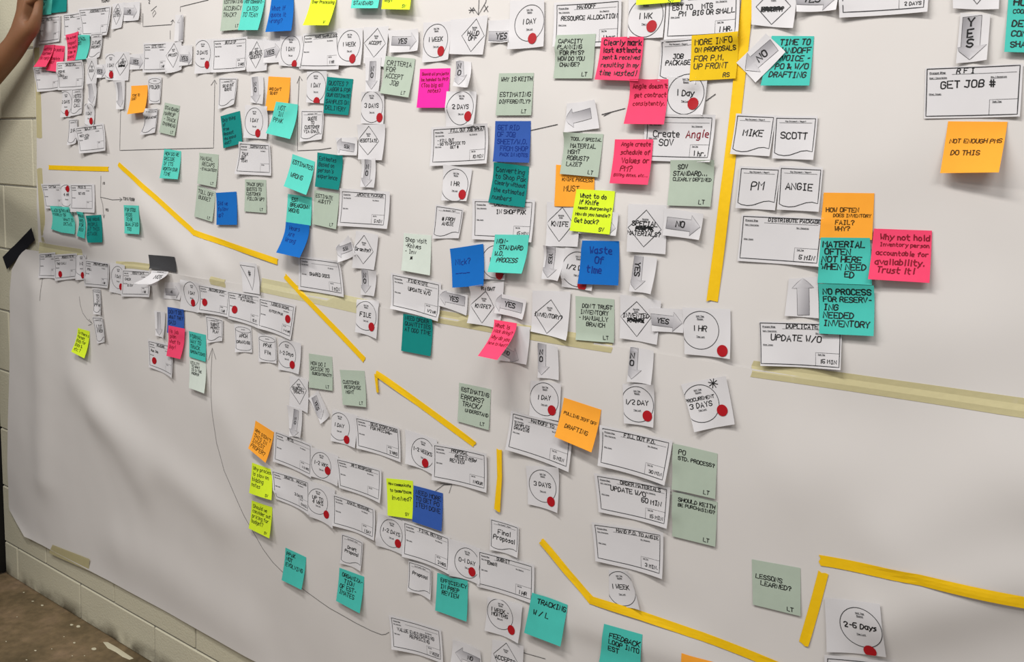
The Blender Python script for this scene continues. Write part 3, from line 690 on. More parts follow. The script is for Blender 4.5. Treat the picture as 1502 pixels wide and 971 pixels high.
decision([(661, 29), (715.5, 22), (708, 80), (659, 79)], [(699, 27.7), (710.5, 52.4), (690.7, 75.6), (677.4, 52.4)], ['HAND', 'OFF'], 'decision card reading HAND OFF', sz=8)
arrow([(716, 30), (748, 28), (745, 61), (716, 62)], (716, 53), (762, 52), 'YES', 'up', 'YES arrow card right of the hand off diamond', sz=10)
wait([(748, 1), (798, -1), (797, 68), (744, 72)], (777, 33.9), ['1 DAY'], 'large wait time card reading 1 DAY, left of handoff process card', (781, 56.4))
arrow([(669, 88), (691, 91), (686, 127), (664, 126)], (674.5, 89), (671.5, 124), 'NO', 'stack', 'NO arrow card under the hand off diamond, its bottom curled up', (0, 0, 22, 18))
wait([(450, 105), (479, 104), (479, 152), (449, 150)], (463.5, 127.3), ['1 DAY'], 'wait time card reading 1 DAY, left of the dark teal quotes note', (464.8, 149))
process([(817, 8), (907, 2), (905, 60), (815.5, 62)], 'HANDOFF', ['RESOURCE ALLOCATION'], '1 hour', 'process card reading HANDOFF RESOURCE ALLOCATION', dsz=7.5)
wait([(922, -8), (977, -10), (972, 55), (920, 55)], (947.5, 25.5), ['1 WK'], 'wait time card reading 1 WK under a lime note', (956, 38.5), sz=9)
process([(982.6, -6), (1080, -13), (1077.8, 47), (979, 53)], 'RESOURCE', ['EST TO    MTG', '  PM   BIG OR SMALL'], '1 HR.', 'process card reading BIG OR SMALL at top beside the tape', dsz=7, tsz=7, d0=(.05, .24))
document([(971, 62.5), (1020, 58), (1018, 116), (968, 113)], ['JOB', 'PACKAGE'], 'document card reading JOB PACKAGE, half under the yellow note', sz=7)
# ---------- stickies cut by the top edge
sticky([(328, -15), (359, -15), (353, 43), (323, 45.7)], 'sage', ['ESTIMATING', 'ACCURACY', 'TRACK?'], 'sage sticky note cut by the top edge, left of aqua note', 4, 'LT', t0=.25)
sticky([(358, -15), (390, -14), (378, 44), (349, 44)], 'aqua', ['NOT COMMUNI-', '   CATED', 'TO TEAM'], 'aqua sticky note about the team, cut by the top edge', 10, t0=.25)
sticky([(399, -12), (430, -12), (427, 45), (389, 47)], 'blue', ['', 'What if', 'quote it', 'wrong?'], 'bright blue sticky note cut by the top edge', 12, ink='inkblue', t0=.2)
sticky([(458, -14), (495, -13), (481.5, 37), (444, 37)], 'lime', ['Over Processing'], 'lime sticky note reading Over Processing', (0, 0, 16, 16), 'W', t0=.28, ink='inkbrown')
sticky([(517, -35), (558, -35), (554, 12), (514.5, 12)], 'aqua', ['', '', '', '', 'STANDARD'], 'aqua note cut by the top edge, left of a lime one', 12)
sticky([(562, -38), (603, -38), (600.7, 14), (557, 12.5)], 'lime', ['', '', '', '', 'Why?'], 'lime note cut by the top edge, above the YES arrow', 10, 'SV')
sticky([(935, -30), (1000, -30), (998, 2.5), (932.7, 7.4)], 'lime', ['', '', '', 'done?'], 'lime note cut by the top edge over the 1 WK card', 5, 'SV')
# ---------- second tier
document([(322.6, 116), (346.8, 116), (343, 149), (321.4, 155)], ['SEND OUT', 'QUOTE'], 'document card reading SEND OUT QUOTE above a dark teal note', sz=6, y0=.2)
arrow([(368, 112), (386, 112), (385, 153), (367, 150)], (374, 113), (376, 151), 'NO', 'stack', 'NO arrow card left of the orange and aqua pair')
sticky([(393.8, 112), (426, 113.7), (421, 163), (388.4, 162)], 'orange', ['WHO CAN\'T', ' SEND?'], 'orange sticky note above the aqua NOT IN note', 5, ink='inkbrown', sz=7, t0=.32)
sticky([(405, 149), (436.3, 153.2), (425.2, 203.9), (389.6, 195.3)], 'aqua', ['  NOT', '   IN', 'PPAK'], 'aqua sticky note tilted, reading NOT IN, under an orange note', (0, 0, 16, 12), sz=11)
sticky([(323.4, 170.5), (351.8, 162.6), (355, 210), (327.5, 217.5)], 'darkteal', ['Only thing', 'of', 'from', 'Request', 'who knows', 'what?'], 'dark teal sticky note tilted, left of a 1 day wait card', 4, ink='inkteal')
wait([(359, 154), (392, 156), (391, 204), (357, 202)], (373.3, 178.4), ['1 DAY'], 'wait time card reading 1 DAY between dark teal and aqua notes', (378.5, 195.3))
process([(352, 211), (394, 213.6), (395.3, 253), (347.5, 250.7)], 'COMMUNICATE', ['TALK', 'OUT', 'TEAM'], '', 'process card below the 1 day card, with a second sheet edge', dsz=6)
sticky([(479.6, 112.5), (518, 116), (510.7, 169), (474, 166)], 'darkteal', ['QUOTES ?', 'LABOR & FOR', 'OUR ESTIMATE', 'SAMPLES ON', 'DELIVERY'], 'dark teal sticky note reading LABOR left of the 3 days card', 3, ink='inkteal')
document([(443, 163.6), (473, 163.6), (471, 200), (441.5, 203)], ['QUOTE', 'TO', 'CUSTOMER', 'VIA EMAIL'], 'document card reading QUOTE TO CUSTOMER', sz=6.5, y0=.2)
wait([(530, 135), (563, 134), (562, 182), (529, 181)], (545.8, 157), ['3 DAYS'], 'wait time card reading 3 DAYS above the negotiate diamond', (557, 172.5))
decision([(524, 183), (564, 181.7), (560, 235), (525, 233.6)], [(541, 185), (555.7, 207), (539.6, 227), (523.6, 207)], ['NEGOTIATE'], 'decision card reading NEGOTIATE')
arrow([(492, 202), (523, 201), (523, 228), (495, 227)], (520, 217), (491, 212), 'YES', 'flip', 'upside-down YES arrow card left of the negotiate diamond', sz=6.5)
arrow([(528.5, 233.4), (550.8, 232), (548.3, 275.4), (528, 274)], (540, 234.6), (536, 274), 'NO', 'stack', 'NO arrow card under the negotiate diamond')
sticky([(565.6, 82), (609, 86), (599, 143), (557, 136.4)], 'sage', ['CRITERIA', 'FOR', 'ACCEPT', '    JOB'], 'sage sticky note reading CRITERIA FOR ACCEPT JOB', (0, 0, 6, 6), 'LT')
sticky([(616, 101), (660.5, 100), (655, 158), (611, 158)], 'magenta', ['Should all projects', 'be handed to PM?', '(Too big all', '     notes)'], 'magenta sticky note, the only one of its colour', 5, ink='inkred', sz=8)
wait([(655, 134), (699, 134), (694, 184), (654, 186)], (676.6, 158.7), ['2 DAYS'], 'wait time card reading 2 DAYS right of the magenta note', (686.5, 170.5))
process([(636.3, 190.5), (711, 185), (710.5, 234), (634.6, 237.8)], 'FILL OUT JOB SHEET', ['- FILL OUT', '- GO TO OFFICE TO', '     GET #'], '10 MIN', 'process card reading FILL OUT JOB SHEET', dsz=5)
sticky([(732, 107.5), (783, 106.8), (779, 169), (726.8, 169.3)], 'sage', ['WHY IS KEITH', '', 'ESTIMATING', 'DIFFERENTLY?'], 'sage sticky note asking why estimating is done DIFFERENTLY', 2, 'LT')
sticky([(726.5, 177.5), (778.5, 177.5), (776, 238.8), (722.8, 237)], 'royal', ['GET RID', 'OF JOB', 'SHEET/W.O.', '  FROM SHOP', '  PACK IN NOTES'], 'royal blue sticky note reading GET RID OF JOB SHEET', 4, ink='inkblue')
sticky([(816, 51.4), (874, 49.4), (868.5, 115), (811.4, 115)], 'sage', ['CAPACITY', 'PLANNING', ' FOR PM\'S?', 'HOW DO YOU', ' CHANGE?'], 'sage sticky note reading CAPACITY PLANNING under the handoff card', 2, 'LT', sz=7.5)
sticky([(882.5, 55), (944, 54), (935.7, 118.6), (872, 116.6)], 'pink', ['Clearly mark', 'last estimate', 'sent & received', 'resulting in my', 'time wasted!'], 'pink sticky note reading Clearly mark last estimate', (0, 0, 9, 9), ink='ink', t0=.06, w=.0014)
wait([(978, 112), (1037, 116), (1030, 169), (974, 167)], (1006, 138.4), ['1 Day'], 'wait time card reading 1 Day under the yellow sticky note', (1016.7, 152), sz=9)
process([(950.5, 171.7), (1044.4, 173), (1037.7, 231), (946.8, 228.6)], '', ['Create', '  SOV'], '1 hr.', 'process card reading Create SOV', dsz=10, tsz=9, d0=(.1, .34))
sticky([(1014.7, 52), (1083, 46), (1079, 115), (1011, 118.6)], 'yellow', ['MORE INFO', 'ON PROPOSALS', 'FOR P.M.', 'UP FRONT'], 'yellow sticky note reading MORE INFO ON PROPOSALS', 3, 'RS')
sticky([(923, 116), (980, 116), (973.5, 182.4), (914.7, 181.6)], 'pink', ["doesn't".join(['Angie ', '']), ' get contract', ' consistently.', ''], 'pink sticky note reading get contract consistently', (0, 0, 10, 9), ink='inkred', w=.0014)
arrow([(831, 152), (872, 146), (879, 188), (827, 194)], (867, 166), (827, 176), '', 'up', 'unlettered arrow card pointing left below the capacity planning note', sw=.018)
# ---------- third tier, left
sticky([(240.8, 217.8), (265.5, 221.7), (260.5, 263), (233.9, 261.3)], 'aqua', ['HOW DO WE', 'DECIDE', 'IF ITS', 'WORTH OUR', '  TIME'], 'aqua sticky note reading HOW DO WE DECIDE', 7)
sticky([(289.5, 271.7), (316, 281), (311.2, 325.5), (284.8, 317.4)], 'sage', ['TOLL OFF', ' BUDGET', '', ''], 'sage note directly left of a lone bright blue note', 3, 'LT')
sticky([(292.2, 224), (320.6, 226.7), (316.2, 275), (289, 269.2)], 'sage', ['MANUAL', '  RECAPS', '- EVALUATED?', ''], 'sage note stacked above another left of the blue note', 4, 'LT')
sticky([(316.6, 282.8), (346.6, 281), (347.5, 329.8), (317.4, 329.8)], 'blue', ['', 'Did we', 'follow', 'up?'], 'lone bright blue note between two sage notes above the tape', 4, ink='inkblue')
sticky([(359.4, 263), (390.3, 263.8), (390.3, 312.5), (358.2, 310)], 'sage', ['TRACK OPEN', 'QUOTES TO', 'CUSTOMER', ' FOLLOW UP?', ''], 'sage note reading TRACK OPEN QUOTES', 2, 'LT')
sticky([(465.5, 223.5), (502, 228.4), (496.4, 278.6), (461.8, 273.7)], 'darkteal', ['Estimates', 'Based on', 'person\'s', 'experience', ''], 'dark teal note reading Based on experience, right of aqua ESTIMATES WRONG', 4, ink='inkteal')
sticky([(429, 226), (461.8, 237), (449, 286), (416, 273)], 'aqua', ['ESTIMATES', '', ' WRONG', ''], 'tilted aqua sticky note reading ESTIMATES WRONG', (0, 0, 14, 14), t0=.15, w=.0014)
sticky([(461.3, 278.6), (497.6, 283.5), (492.7, 336.4), (458, 328.5)], 'sage', ['ESTIMATE', '  AUDIT?', '', '', ''], 'sage note reading ESTIMATE below a dark teal note', 4, 'LT')
sticky([(422.2, 284.5), (457.3, 289.5), (455.6, 331), (419.3, 325.5)], 'aqua', ['  EST', ' BREAKDOWN', 'WRONG'], 'aqua sticky note reading EST BREAKDOWN WRONG', 3, sz=9.5, w=.0014)
sticky([(419.3, 325.5), (453.9, 330.5), (439.5, 378), (405, 370.5)], 'blue', ['  Hours', '  Are', ' Wrong'], 'bright blue sticky note under the aqua EST BREAKDOWN note', (1, 1, 22, 22), ink='inkblue')
process([(502, 281), (565.6, 285.3), (562.4, 330), (499, 326)], 'ARCHIVE PACKAGE', [], '5 MIN', 'process card reading ARCHIVE PACKAGE', m=(.05, .1, .1, .12))
arrow([(492, 362), (511, 345), (521, 374), (495, 385)], (516, 361), (491, 370), 'YES', 'flip', 'tilted upside-down YES arrow card above the shared docs card', sz=6.5)
decision([(522, 338.4), (555, 344.6), (548.3, 396), (516, 392.8)], [(534.2, 345), (547.6, 369.3), (532.7, 387), (518, 364.4)], ['Granite?'], 'decision card between archive package card and lower NO arrow', sz=7)
arrow([(529.8, 395), (550.8, 397.7), (548.3, 434.8), (528.5, 432.3)], (535, 395), (536, 430), 'NO', 'stack', 'NO arrow card above the FILE circle')
process([(440.5, 379), (495, 386), (501, 430), (441, 420)], '', ['', '   SHARED DOCS'], '1 MIN', 'process card reading SHARED DOCS', dsz=7, tsz=8)
wait([(523.4, 439), (555.8, 441.6), (551.8, 497.2), (520.4, 486.8)], (537, 463.3), ['FILE'], 'wait circle card reading FILE', (545.2, 479.4), w=.0016, sz=9)
sticky([(592.3, 342), (632.8, 345.3), (630.4, 404), (588.3, 396.5)], 'pale', ['Shop visit', '-Knives', '- Inv', '    *'], 'very pale note reading Shop visit - Knives', 4, sz=9.5)
# ---------- far left middle block
process([(62, 272), (88, 271.5), (92, 303), (68, 302)], 'CIP TEAM', [], '', 'leftmost process card under the short horizontal tape')
wait([(88, 270), (106, 271), (106, 308), (91, 307)], (98, 287), ['4 HR'], 'half hidden wait card between two process cards at far left', (99.6, 277))
process([(104.3, 272.4), (134.7, 272.4), (135.4, 306), (105, 305)], 'PRICE IS', ['     SET MTG'], '', 'process card above the two narrow teal notes at far left', m=(.05, .08, .12, .18))
sticky([(72.4, 302), (91, 303), (90, 341), (75, 336)], 'aqua', ['LACK OF', 'VISIBILITY', '', ''], 'leftmost aqua note of the three far left teal notes', 6)
sticky([(88, 303), (104, 304), (109, 343.5), (90, 341)], 'aqua', ['THINKING', ' OF', 'WHAT IS', 'DETAIL'], 'aqua note overlapping the leftmost aqua note', 6)
sticky([(110, 310), (121, 311.5), (124, 350), (112.5, 346)], 'teal', ['RULES', 'AND', 'FOR', ' BID'], 'very narrow teal note left of the small dark teal one', 5)
sticky([(125.6, 316.4), (148.3, 315), (150, 355.5), (129, 356)], 'darkteal', ['THE WRONG', 'PEOPLE', 'AT THIS', 'STAGE'], 'small dark teal note at the far left above the seam', 5, ink='inkteal')
sticky([(181.2, 300.8), (203.2, 301.6), (204, 343.6), (182.4, 342.4)], 'aqua', ['FOR STOCK', 'NEEDS', ' TO BE', 'QUALIFIED', '  TOO'], 'lone aqua note left of the slanting yellow tape', 6)
# ---------- row along the seam, left
process([(58.5, 374), (80, 372.5), (80, 404.5), (57.8, 404)], 'SAMPLES', [], '', 'leftmost process card below the seam')
process([(79.5, 376), (111, 374), (110.4, 405), (81.5, 408)], 'REQUEST METRO', ['THEN CALL!'], '', 'process card with red dot at far left below the seam', [(88.7, 402)])
wait([(112, 374), (126, 374), (125, 410), (111, 411)], (119.8, 388.4), ['1-2'], 'narrow wait card between two process cards below the seam', (121.6, 403.7))
process([(126.5, 383), (158.6, 388.4), (157, 419), (125.3, 416)], 'PREPARE SAMPLES', ['PULL'], '1 HR', 'process card reading PREPARE SAMPLES below the seam')
wait([(161, 385), (183, 389), (181, 433), (160, 428)], (173.5, 407), ['1 DAY'], 'wait card left of the card under the fold-out sheet', (177.7, 420.6))
process([(181, 397.5), (218, 399.5), (217.5, 432), (179.6, 431)], 'VERIFY DATE', ['CHECK', '', '  Q IS?'], '1 HR', 'process card reading CHECK under the fold-out sheet', dsz=6)
document([(222, 396.6), (247, 398.3), (213, 420.5), (192, 417)], ['NOTE'], 'white card folded out from the wall below dark grey tape', (3, 6, 75, 70), m=(0, 0, 0, 0))
arrow([(241.4, 414), (265.4, 415), (263.7, 440), (240, 438)], (243, 428), (263, 429), 'NO', 'up', 'curled arrow card right of the fold-out sheet', (3, 10, 3, 1), sz=6)
wait([(264.7, 410), (293, 416), (291, 459), (263.5, 454)], (281.5, 431.2), ['1 DAY'], 'wait card reading 1 DAY above the small royal blue note', (283.5, 444))
process([(292, 419.5), (333.4, 428), (332.7, 461), (292.6, 454)], 'RECORD DOWN', [], '1 HR', 'process card with red dot, first of three in the sloping row', [(300.6, 443.3)])
process([(334.7, 429), (380.4, 436.4), (379, 477), (335, 464)], 'PLANS SITE', ['      PLAN SHEETS'], '15 M', 'process card with red dot, second of three in the sloping row', [(344.5, 454)], dsz=5, d0=(.07, .16))
process([(381.6, 439.3), (430.8, 450.4), (424.9, 493), (380, 477)], 'LEGEND SCOPE', ['', '    ENTER PPAK'], '1-4 HR', 'process card with red dot, third of three in the sloping row', [(422.4, 467.7)], dsz=5.5, d0=(.07, .18))
s = Sheet([(351, 383.5), (376, 387), (381, 432), (356, 428)], (4, 6, 8, 2), card=True); s.build('triangle_card', 'card'); k = Ink()
T3 = [wpx(s, 352.5, 388.7), wpx(s, 374, 392), wpx(s, 370.3, 425.7)]; k.line(T3 + [T3[0]], .001); flush(s, k, 'printed_form', 'print'); k = Ink(); k.text('#', wpx(s, 366, 397), s.ex, s.ey, .012, .0014, 'c'); flush(s, k, 'handwriting', 'ink')
tag(s.o, 'card with a printed downward triangle above the seam tape', 'card')
document([(136.4, 425), (146.8, 426), (147.5, 459), (137.8, 457)], ['TO', 'IN', 'PPAK'], 'upper of two tiny document cards below the seam at left')
document([(136.4, 466.3), (150, 467.5), (153.2, 498), (142.6, 500)], ['LIST', 'FROM'], 'lower of two tiny document cards above right of the lime note')
sticky([(114, 481), (131.5, 486), (123.5, 525.6), (104.3, 515.7)], 'lime', ['Is there a', 'format', 'Bids for', 'Bids &', ' etc ?'], 'small lime note alone on the blank lower left paper', (0, 0, 12, 14))
arrow([(226, 456), (242, 458), (239, 498), (228, 492)], (233, 458), (233, 492), '', 'up', 'grey down arrow card left of the small royal blue note', sw=.013, hw=.028)
process([(218.4, 501), (251, 509), (251, 549), (220, 535)], 'MEASURE', ['Run Job'], '', 'process card with red dot behind the lower left pink note', [(226.6, 528.8)])
sticky([(244.6, 450.2), (268.6, 454), (268.6, 492), (245, 488)], 'royal', ['DON\'T DO', 'WHAT THEY', 'SAID', ''], 'small royal blue note above a pink note, lower left', 4, ink='ink')
sticky([(247, 477.4), (271, 482.3), (264.2, 526.8), (244, 522)], 'pink', ['No job', ' plan', 'what to', ' buy!'], 'pink note under the small royal blue note, lower left', (0, 0, 9, 8), ink='inkred')
sticky([(277.6, 524.6), (301.8, 530.8), (299.3, 577.2), (277, 569)], 'pale', ['UTILITY', ' TO WHAT', ' IS IN THE', ' PROPER'], 'pale note hanging under a teal note beside the long curved line', 9, sz=7)
sticky([(277, 485.5), (301.8, 491.2), (301.3, 530.8), (277.6, 523.4)], 'teal', ['FORMAL', 'WAY TO', 'TRACK', 'OPERATIONS'], 'teal note right of the lower left pink note', 3)
document([(303, 465.3), (325.8, 470.7), (325.3, 497), (304.8, 499)], ['SUBMIT', 'PERMIT', ' PLAN'], 'document card at the head of the long curved pen arrow', y0=.2, sz=6.5)
database([(345, 478), (367.3, 482), (368.5, 514), (346.3, 513)], ['ARCH', 'DRAWINGS'], 'cylinder card reading ARCH DRAWINGS')
database([(379.6, 491.5), (403, 496), (404.4, 530), (381, 527)], ['PPAK', 'File'], 'cylinder card reading File left of a 1-2 days card')
wait([(408, 496), (441.4, 503.6), (437.7, 549.3), (408, 542)], (421, 520), ['1-2 Days'], 'wait card reading 1-2 Days above the subcontract diamond', (429, 535))
sticky([(453, 518.4), (487, 523.4), (487.7, 573.3), (453, 568.3)], 'sage', ['HOW DO I', 'DECIDE TO', ' SUBCONTRACT?', ''], 'left sage note of two below the sloping yellow tape', 3, 'LT', t0=.22)
sticky([(498.2, 542.4), (534.5, 544), (537, 597.3), (502.6, 593.6)], 'sage', ['CUSTOMER', ' RESPONSE', '  MGMT', ''], 'right sage note of two below the sloping yellow tape', 4, 'LT', t0=.3)
decision([(425, 550), (452, 557), (451, 606), (424, 596)], [(438.5, 555.5), (449.6, 572.8), (439.7, 593), (424.6, 570.3)], ['SUBCON-', 'TRACT?'], 'decision card reading SUBCONTRACT')
arrow([(452, 584), (466, 573), (483, 610), (470, 622)], (461, 582), (471, 615), 'YES', 'rot', 'tilted YES arrow card under the subcontract diamond', sz=8)
arrow([(421, 594), (443, 601), (440, 643), (424, 640)], (435, 601), (429.5, 641), 'NO', 'stack', 'NO arrow card above the RFIs card', sz=7)
# ---------- centre
wait([(649.4, 240.8), (692.7, 248), (684, 295), (647, 294)], (668, 271.7), ['1 HR'], 'wait card reading 1 HR below the fill out job sheet card', (678.3, 285.3))
document([(640.8, 303), (678, 308.7), (672, 345), (636.6, 345)], ['# FROM', 'ANGIE'], 'document card below the 1 HR card, left of the shop pak card', sz=6.5)
process([(697, 295.6), (780.4, 297), (776, 349), (696.4, 345)], 'CREATE W/O', ['      IN SHOP PAK'], '15 MIN', 'process card reading IN SHOP PAK', dsz=7.5, d0=(.07, .22))
sticky([(724, 237.8), (776, 244), (769.3, 304.3), (716, 297)], 'darkteal', ['Converting', 'to Shop Pak', 'Clearly without', 'the estimated', 'numbers'], 'dark teal note reading Converting, under the royal blue note', 4, ink='inkteal')
wait([(700, 358), (745, 362), (740, 411), (702, 409)], (727, 384), ['1 Day'], 'wait card mostly hidden between the bright blue and aqua notes', (732.7, 402.7))
sticky([(659.8, 365), (708.7, 357.6), (708.9, 419), (663.5, 422)], 'blue', ['', ' Nick?', ' ____'], 'bright blue note with one underlined word, left of aqua NON-STANDARD', 8, ink='inkblue', sz=12, w=.0013)
sticky([(726, 344), (776.2, 344.6), (765, 401.4), (715, 399)], 'aqua', ['NON-', '  STANDARD', 'W.O.', '  PROCESS'], 'aqua sticky note reading NON-STANDARD W.O. PROCESS', (0, 0, 14, 12), sz=9, t0=.12, w=.0014)
process([(576.5, 403.7), (643.5, 418), (639.8, 465), (576.8, 448)], 'FIND KNIFE', ['     UPDATE W/O'], '1/2 HR', 'process card reading UPDATE W/O, left of the knife diamond', dsz=7, d0=(.07, .28))
sticky([(591.4, 460), (633.4, 468), (631.2, 522.6), (588.4, 514.5)], 'darkteal', ['NEED ORDER', 'QUANTITIES', 'AT ODD TIME', '', '', ''], 'dark teal note reading AT ODD TIME over the seam', 3, ink='inkteal', t0=.04)
decision([(688, 420), (739, 413), (732, 482), (684.7, 473.7)], [(712.4, 427.2), (724.7, 450.2), (707, 473.7), (689.7, 447)], ['KNIFE?'], 'decision card with RIGHT written above KNIFE', extra=(('RIGHT', 717, 421, 6.5),), sz=7)
arrow([(644, 424), (686, 433), (684, 463), (642.8, 448)], (682, 442), (644, 433.6), 'YES', 'up', 'YES arrow card pointing left toward the update card', sw=.019)
arrow([(727, 429), (772, 440), (766, 469), (724.8, 459)], (766, 452), (723.8, 441.6), 'YES', 'up', 'YES arrow card pointing left at the knife diamond', sw=.019)
decision([(781, 426), (837, 428), (830, 499.6), (778, 486)], [(808.3, 439.6), (825, 466.3), (802, 489), (784.3, 460)], ['INVENTORY?'], 'decision card reading INVENTORY left of the dont trust note', sz=9)
arrow([(735, 476), (778, 480), (772, 535), (728, 528)], (733, 511), (761, 528), 'NO', 'up', 'arrow card in the shadow of the peeling pink note', sz=7)
sticky([(724.8, 468.8), (758, 474.2), (729.2, 528), (700.8, 522)], 'pink', ['What is', 'Nick doing?', 'Why do you', 'have to hunt?'], 'pink note peeling far off the wall, beneath the knife diamond', (2, 2, 55, 55), ink='inkred', sz=8, w=.0014)
decision([(802, 296), (852, 300), (847, 362), (800, 361)], [(825, 304), (841, 328.5), (820, 354), (801, 327)], ['KNIFE'], 'decision card reading KNIFE beside the large lime note', sz=8)
arrow([(850, 305), (907, 312), (903, 346), (848, 342)], (852, 330), (903, 335), '', 'up', 'arrow card mostly hidden behind the large lime note')
arrow([(797.7, 359.4), (831, 365.6), (817.5, 412.5), (794, 409)], (808, 361), (803, 407), 'YES', 'rot', 'curled YES arrow card under the KNIFE diamond', (0, 4, 16, 10), sz=7)
wait([(829, 363), (876, 367), (867.6, 427), (822.4, 420.5)], (848, 395), ['1/2 DAY'], 'wait card half hidden behind the Waste of time note', (853.8, 418.4))
sticky([(852.4, 352.7), (908, 353.7), (906.8, 418.7), (847, 416.3)], 'blue', ['   Waste', '      Of', '  time'], 'bright blue note reading Waste Of time', 7, ink='inkblue', sz=13, w=.0017, t0=.14)
sticky([(815.6, 241.5), (872, 246), (870, 304), (813, 302.6)], 'orange', ['', '  KNIFE PROCESS', '   MUST', ''], 'orange note reading KNIFE PROCESS behind the lime note', 2, ink='inkbrown')
sticky([(827, 194), (885, 196.5), (877, 260), (821, 255)], 'sage', ['  TOOL / SPECIAL', '  MATERIAL', ' MGMT', ' ROBUST?', ' LAZE?'], 'sage note reading TOOL / SPECIAL over the orange note', 3, 'LT')
sticky([(902, 204.4), (958, 204.4), (950, 271), (894, 268.7)], 'pink', ['  Angie create', '  schedule of', '   Values or', '   PM?', 'Billing dates, etc...'], 'pink note reading schedule of Values or PM', 8, ink='inkred', t0=.06, w=.0014)
sticky([(845.7, 277.4), (902, 280.3), (894, 344), (835.5, 338.4)], 'lime', [' What to do', ' if Knife', ' needs sharpening?', 'How do you handle?', 'Get back?'], 'large lime note reading What to do if Knife needs sharpening', 7, 'SV', w=.0013)
sticky([(983.4, 234.6), (1046.7, 234.6), (1042, 303.3), (978.7, 301.3)], 'sage', ['  SOV', 'STANDARD...', 'CLEARLY DEFINED', ''], 'sage note reading SOV STANDARD CLEARLY DEFINED', 2, 'LT', sz=8)
decision([(921.6, 299), (978, 301), (976, 373), (919, 369)], [(948.3, 308), (970, 336.7), (944, 362), (921.3, 333.5)], ['SPECIAL', 'PARTS', 'MATERIALS?'], 'decision card reading SPECIAL MATERIALS with a struck out word', scrib=(1,), sz=7.5)
arrow([(974, 305), (1032, 313.7), (1025, 352), (972, 345)], (978, 326.5), (1027, 333), 'NO', 'up', 'NO arrow card pointing right at the vertical yellow tape', sz=9, sw=.019)
arrow([(930.4, 374.3), (964, 378.5), (954, 431.7), (922.5, 427.2)], (937, 375), (931.7, 425), 'YES', 'rot', 'YES arrow card pointing down, bottom curling, under the special materials diamond', (0, 3, 14, 6), sz=9)
sticky([(844, 434), (901, 439), (900.5, 502.9), (844, 498.4)], 'sage', ['  DON\'T TRUST', ' INVENTORY', '- MANUALLY', '    BRANCH', ''], 'sage note reading DONT TRUST INVENTORY', 2, 'LT', t0=.16)
decision([(909.4, 431.7), (970, 441.6), (963.3, 505.8), (908.7, 496)], [(934, 442.3), (955, 466), (934, 493.5), (910, 463.8)], ['INVENTED', 'KNIFE'], 'decision card with lower word scribbled out, left of YES arrow', scrib=(1,), sz=7)
arrow([(952.7, 451.4), (1003, 453.4), (1002, 488.5), (956.4, 486)], (954, 468), (1001, 474), 'YES', 'up', 'YES arrow card pointing right at the large 1 Hr card', sz=8, sw=.019)
wait([(1001, 451), (1071.3, 453.4), (1070.6, 526.8), (1004, 519.4)], (1027.6, 484.3), ['1 HR'], 'large wait card reading 1 HR below the vertical yellow tape', (1059.7, 514.5), sz=8.5)
arrow([(788.5, 502), (818, 509.5), (819.4, 557.7), (788.5, 554)], (795, 503.5), (794, 550), 'NO', 'stack', 'NO arrow card under the INVENTORY diamond')
arrow([(924.8, 508.3), (959, 514.5), (954.4, 565), (919.3, 560)], (930, 509.5), (926, 556), 'NO', 'stack', 'NO arrow card above the 1/2 DAY card')
wait([(778, 558), (822.9, 563), (819, 617.5), (776, 611)], (799, 585.5), ['1 DAY'], 'wait card reading 1 DAY left of the lower orange note', (809.7, 601.7))
wait([(913, 563), (957.4, 564.7), (958, 627.4), (915, 620.8)], (935, 592.8), ['1/2 DAY'], 'wait card reading 1/2 DAY above the fill out P.O. card', (949.8, 610))
wait([(998.6, 563.7), (1064.5, 551.5), (1077.7, 622.4), (1018.4, 634)], (1028.3, 591.8), ['PROCUREMENT', '3 DAYS'], 'tilted wait card reading PROCUREMENT 3 DAYS', (1059.6, 601.7))
process([(753, 607), (836, 628), (830.5, 684), (746.4, 655)], 'HANDOFF TO', ['SAMPLES', 'DRAWING'], '5 MIN', 'process card reading HANDOFF TO SAMPLES DRAWING', dsz=5.5, d0=(.04, .24))
sticky([(826, 583.5), (881.6, 601), (867.4, 663.6), (813.3, 640.6)], 'orange', ['PULLING JEFF OFF', '', '  DRAFTING', ''], 'tilted orange note reading OFF DRAFTING', (0, 0, 14, 12), ink='inkbrown', t0=.32, sz=8)
wait([(771.3, 683.4), (819, 686), (817.3, 752.7), (774.4, 739.5)], (796.5, 712.8), ['3 DAYS'], 'wait card reading 3 DAYS under the samples drawing card', (808.4, 735.5))
process([(884, 628.4), (981, 649.5), (971.5, 704), (881.6, 678)], 'FILL OUT P.O.', [], '30 MIN', 'process card reading FILL OUT P.O.', tsz=7)
process([(876.6, 698.5), (977.8, 718), (974, 768), (882, 746)], 'ORDER MATERIALS', ['   UPDATE W/O', '            60 MIN'], '15 MIN', 'process card reading ORDER MATERIALS', dsz=8, d0=(.03, .22))
process([(872.6, 770), (968, 785), (967, 841), (877.3, 818)], 'HAND P.O. TO ANGIE', [], '3 MIN.', 'process card reading HAND P.O. TO, lowest of the three', tsz=7)
sticky([(986, 721.4), (1052.4, 736.2), (1049, 802), (984.8, 787.3)], 'sage', [' SHOULD KEITH', ' BE PURCHASING?', '', ''], 'sage note reading PURCHASING below the PO note', 2, 'LT', sz=7.5)
sticky([(987, 650.5), (1052.4, 665.3), (1049, 732), (984.8, 718)], 'sage', [' PO', ' STD. PROCESS?', '', ''], 'sage note reading PO STD. PROCESS', 3, 'LT', sz=9)
s = wait([(893, 836), (921, 838), (938, 895), (893, 889)], (911.5, 863), ['1 WEEK'], 'cut-out wait circle reading 1 WEEK above the long yellow tape', None, (0, 6, 10, 0))
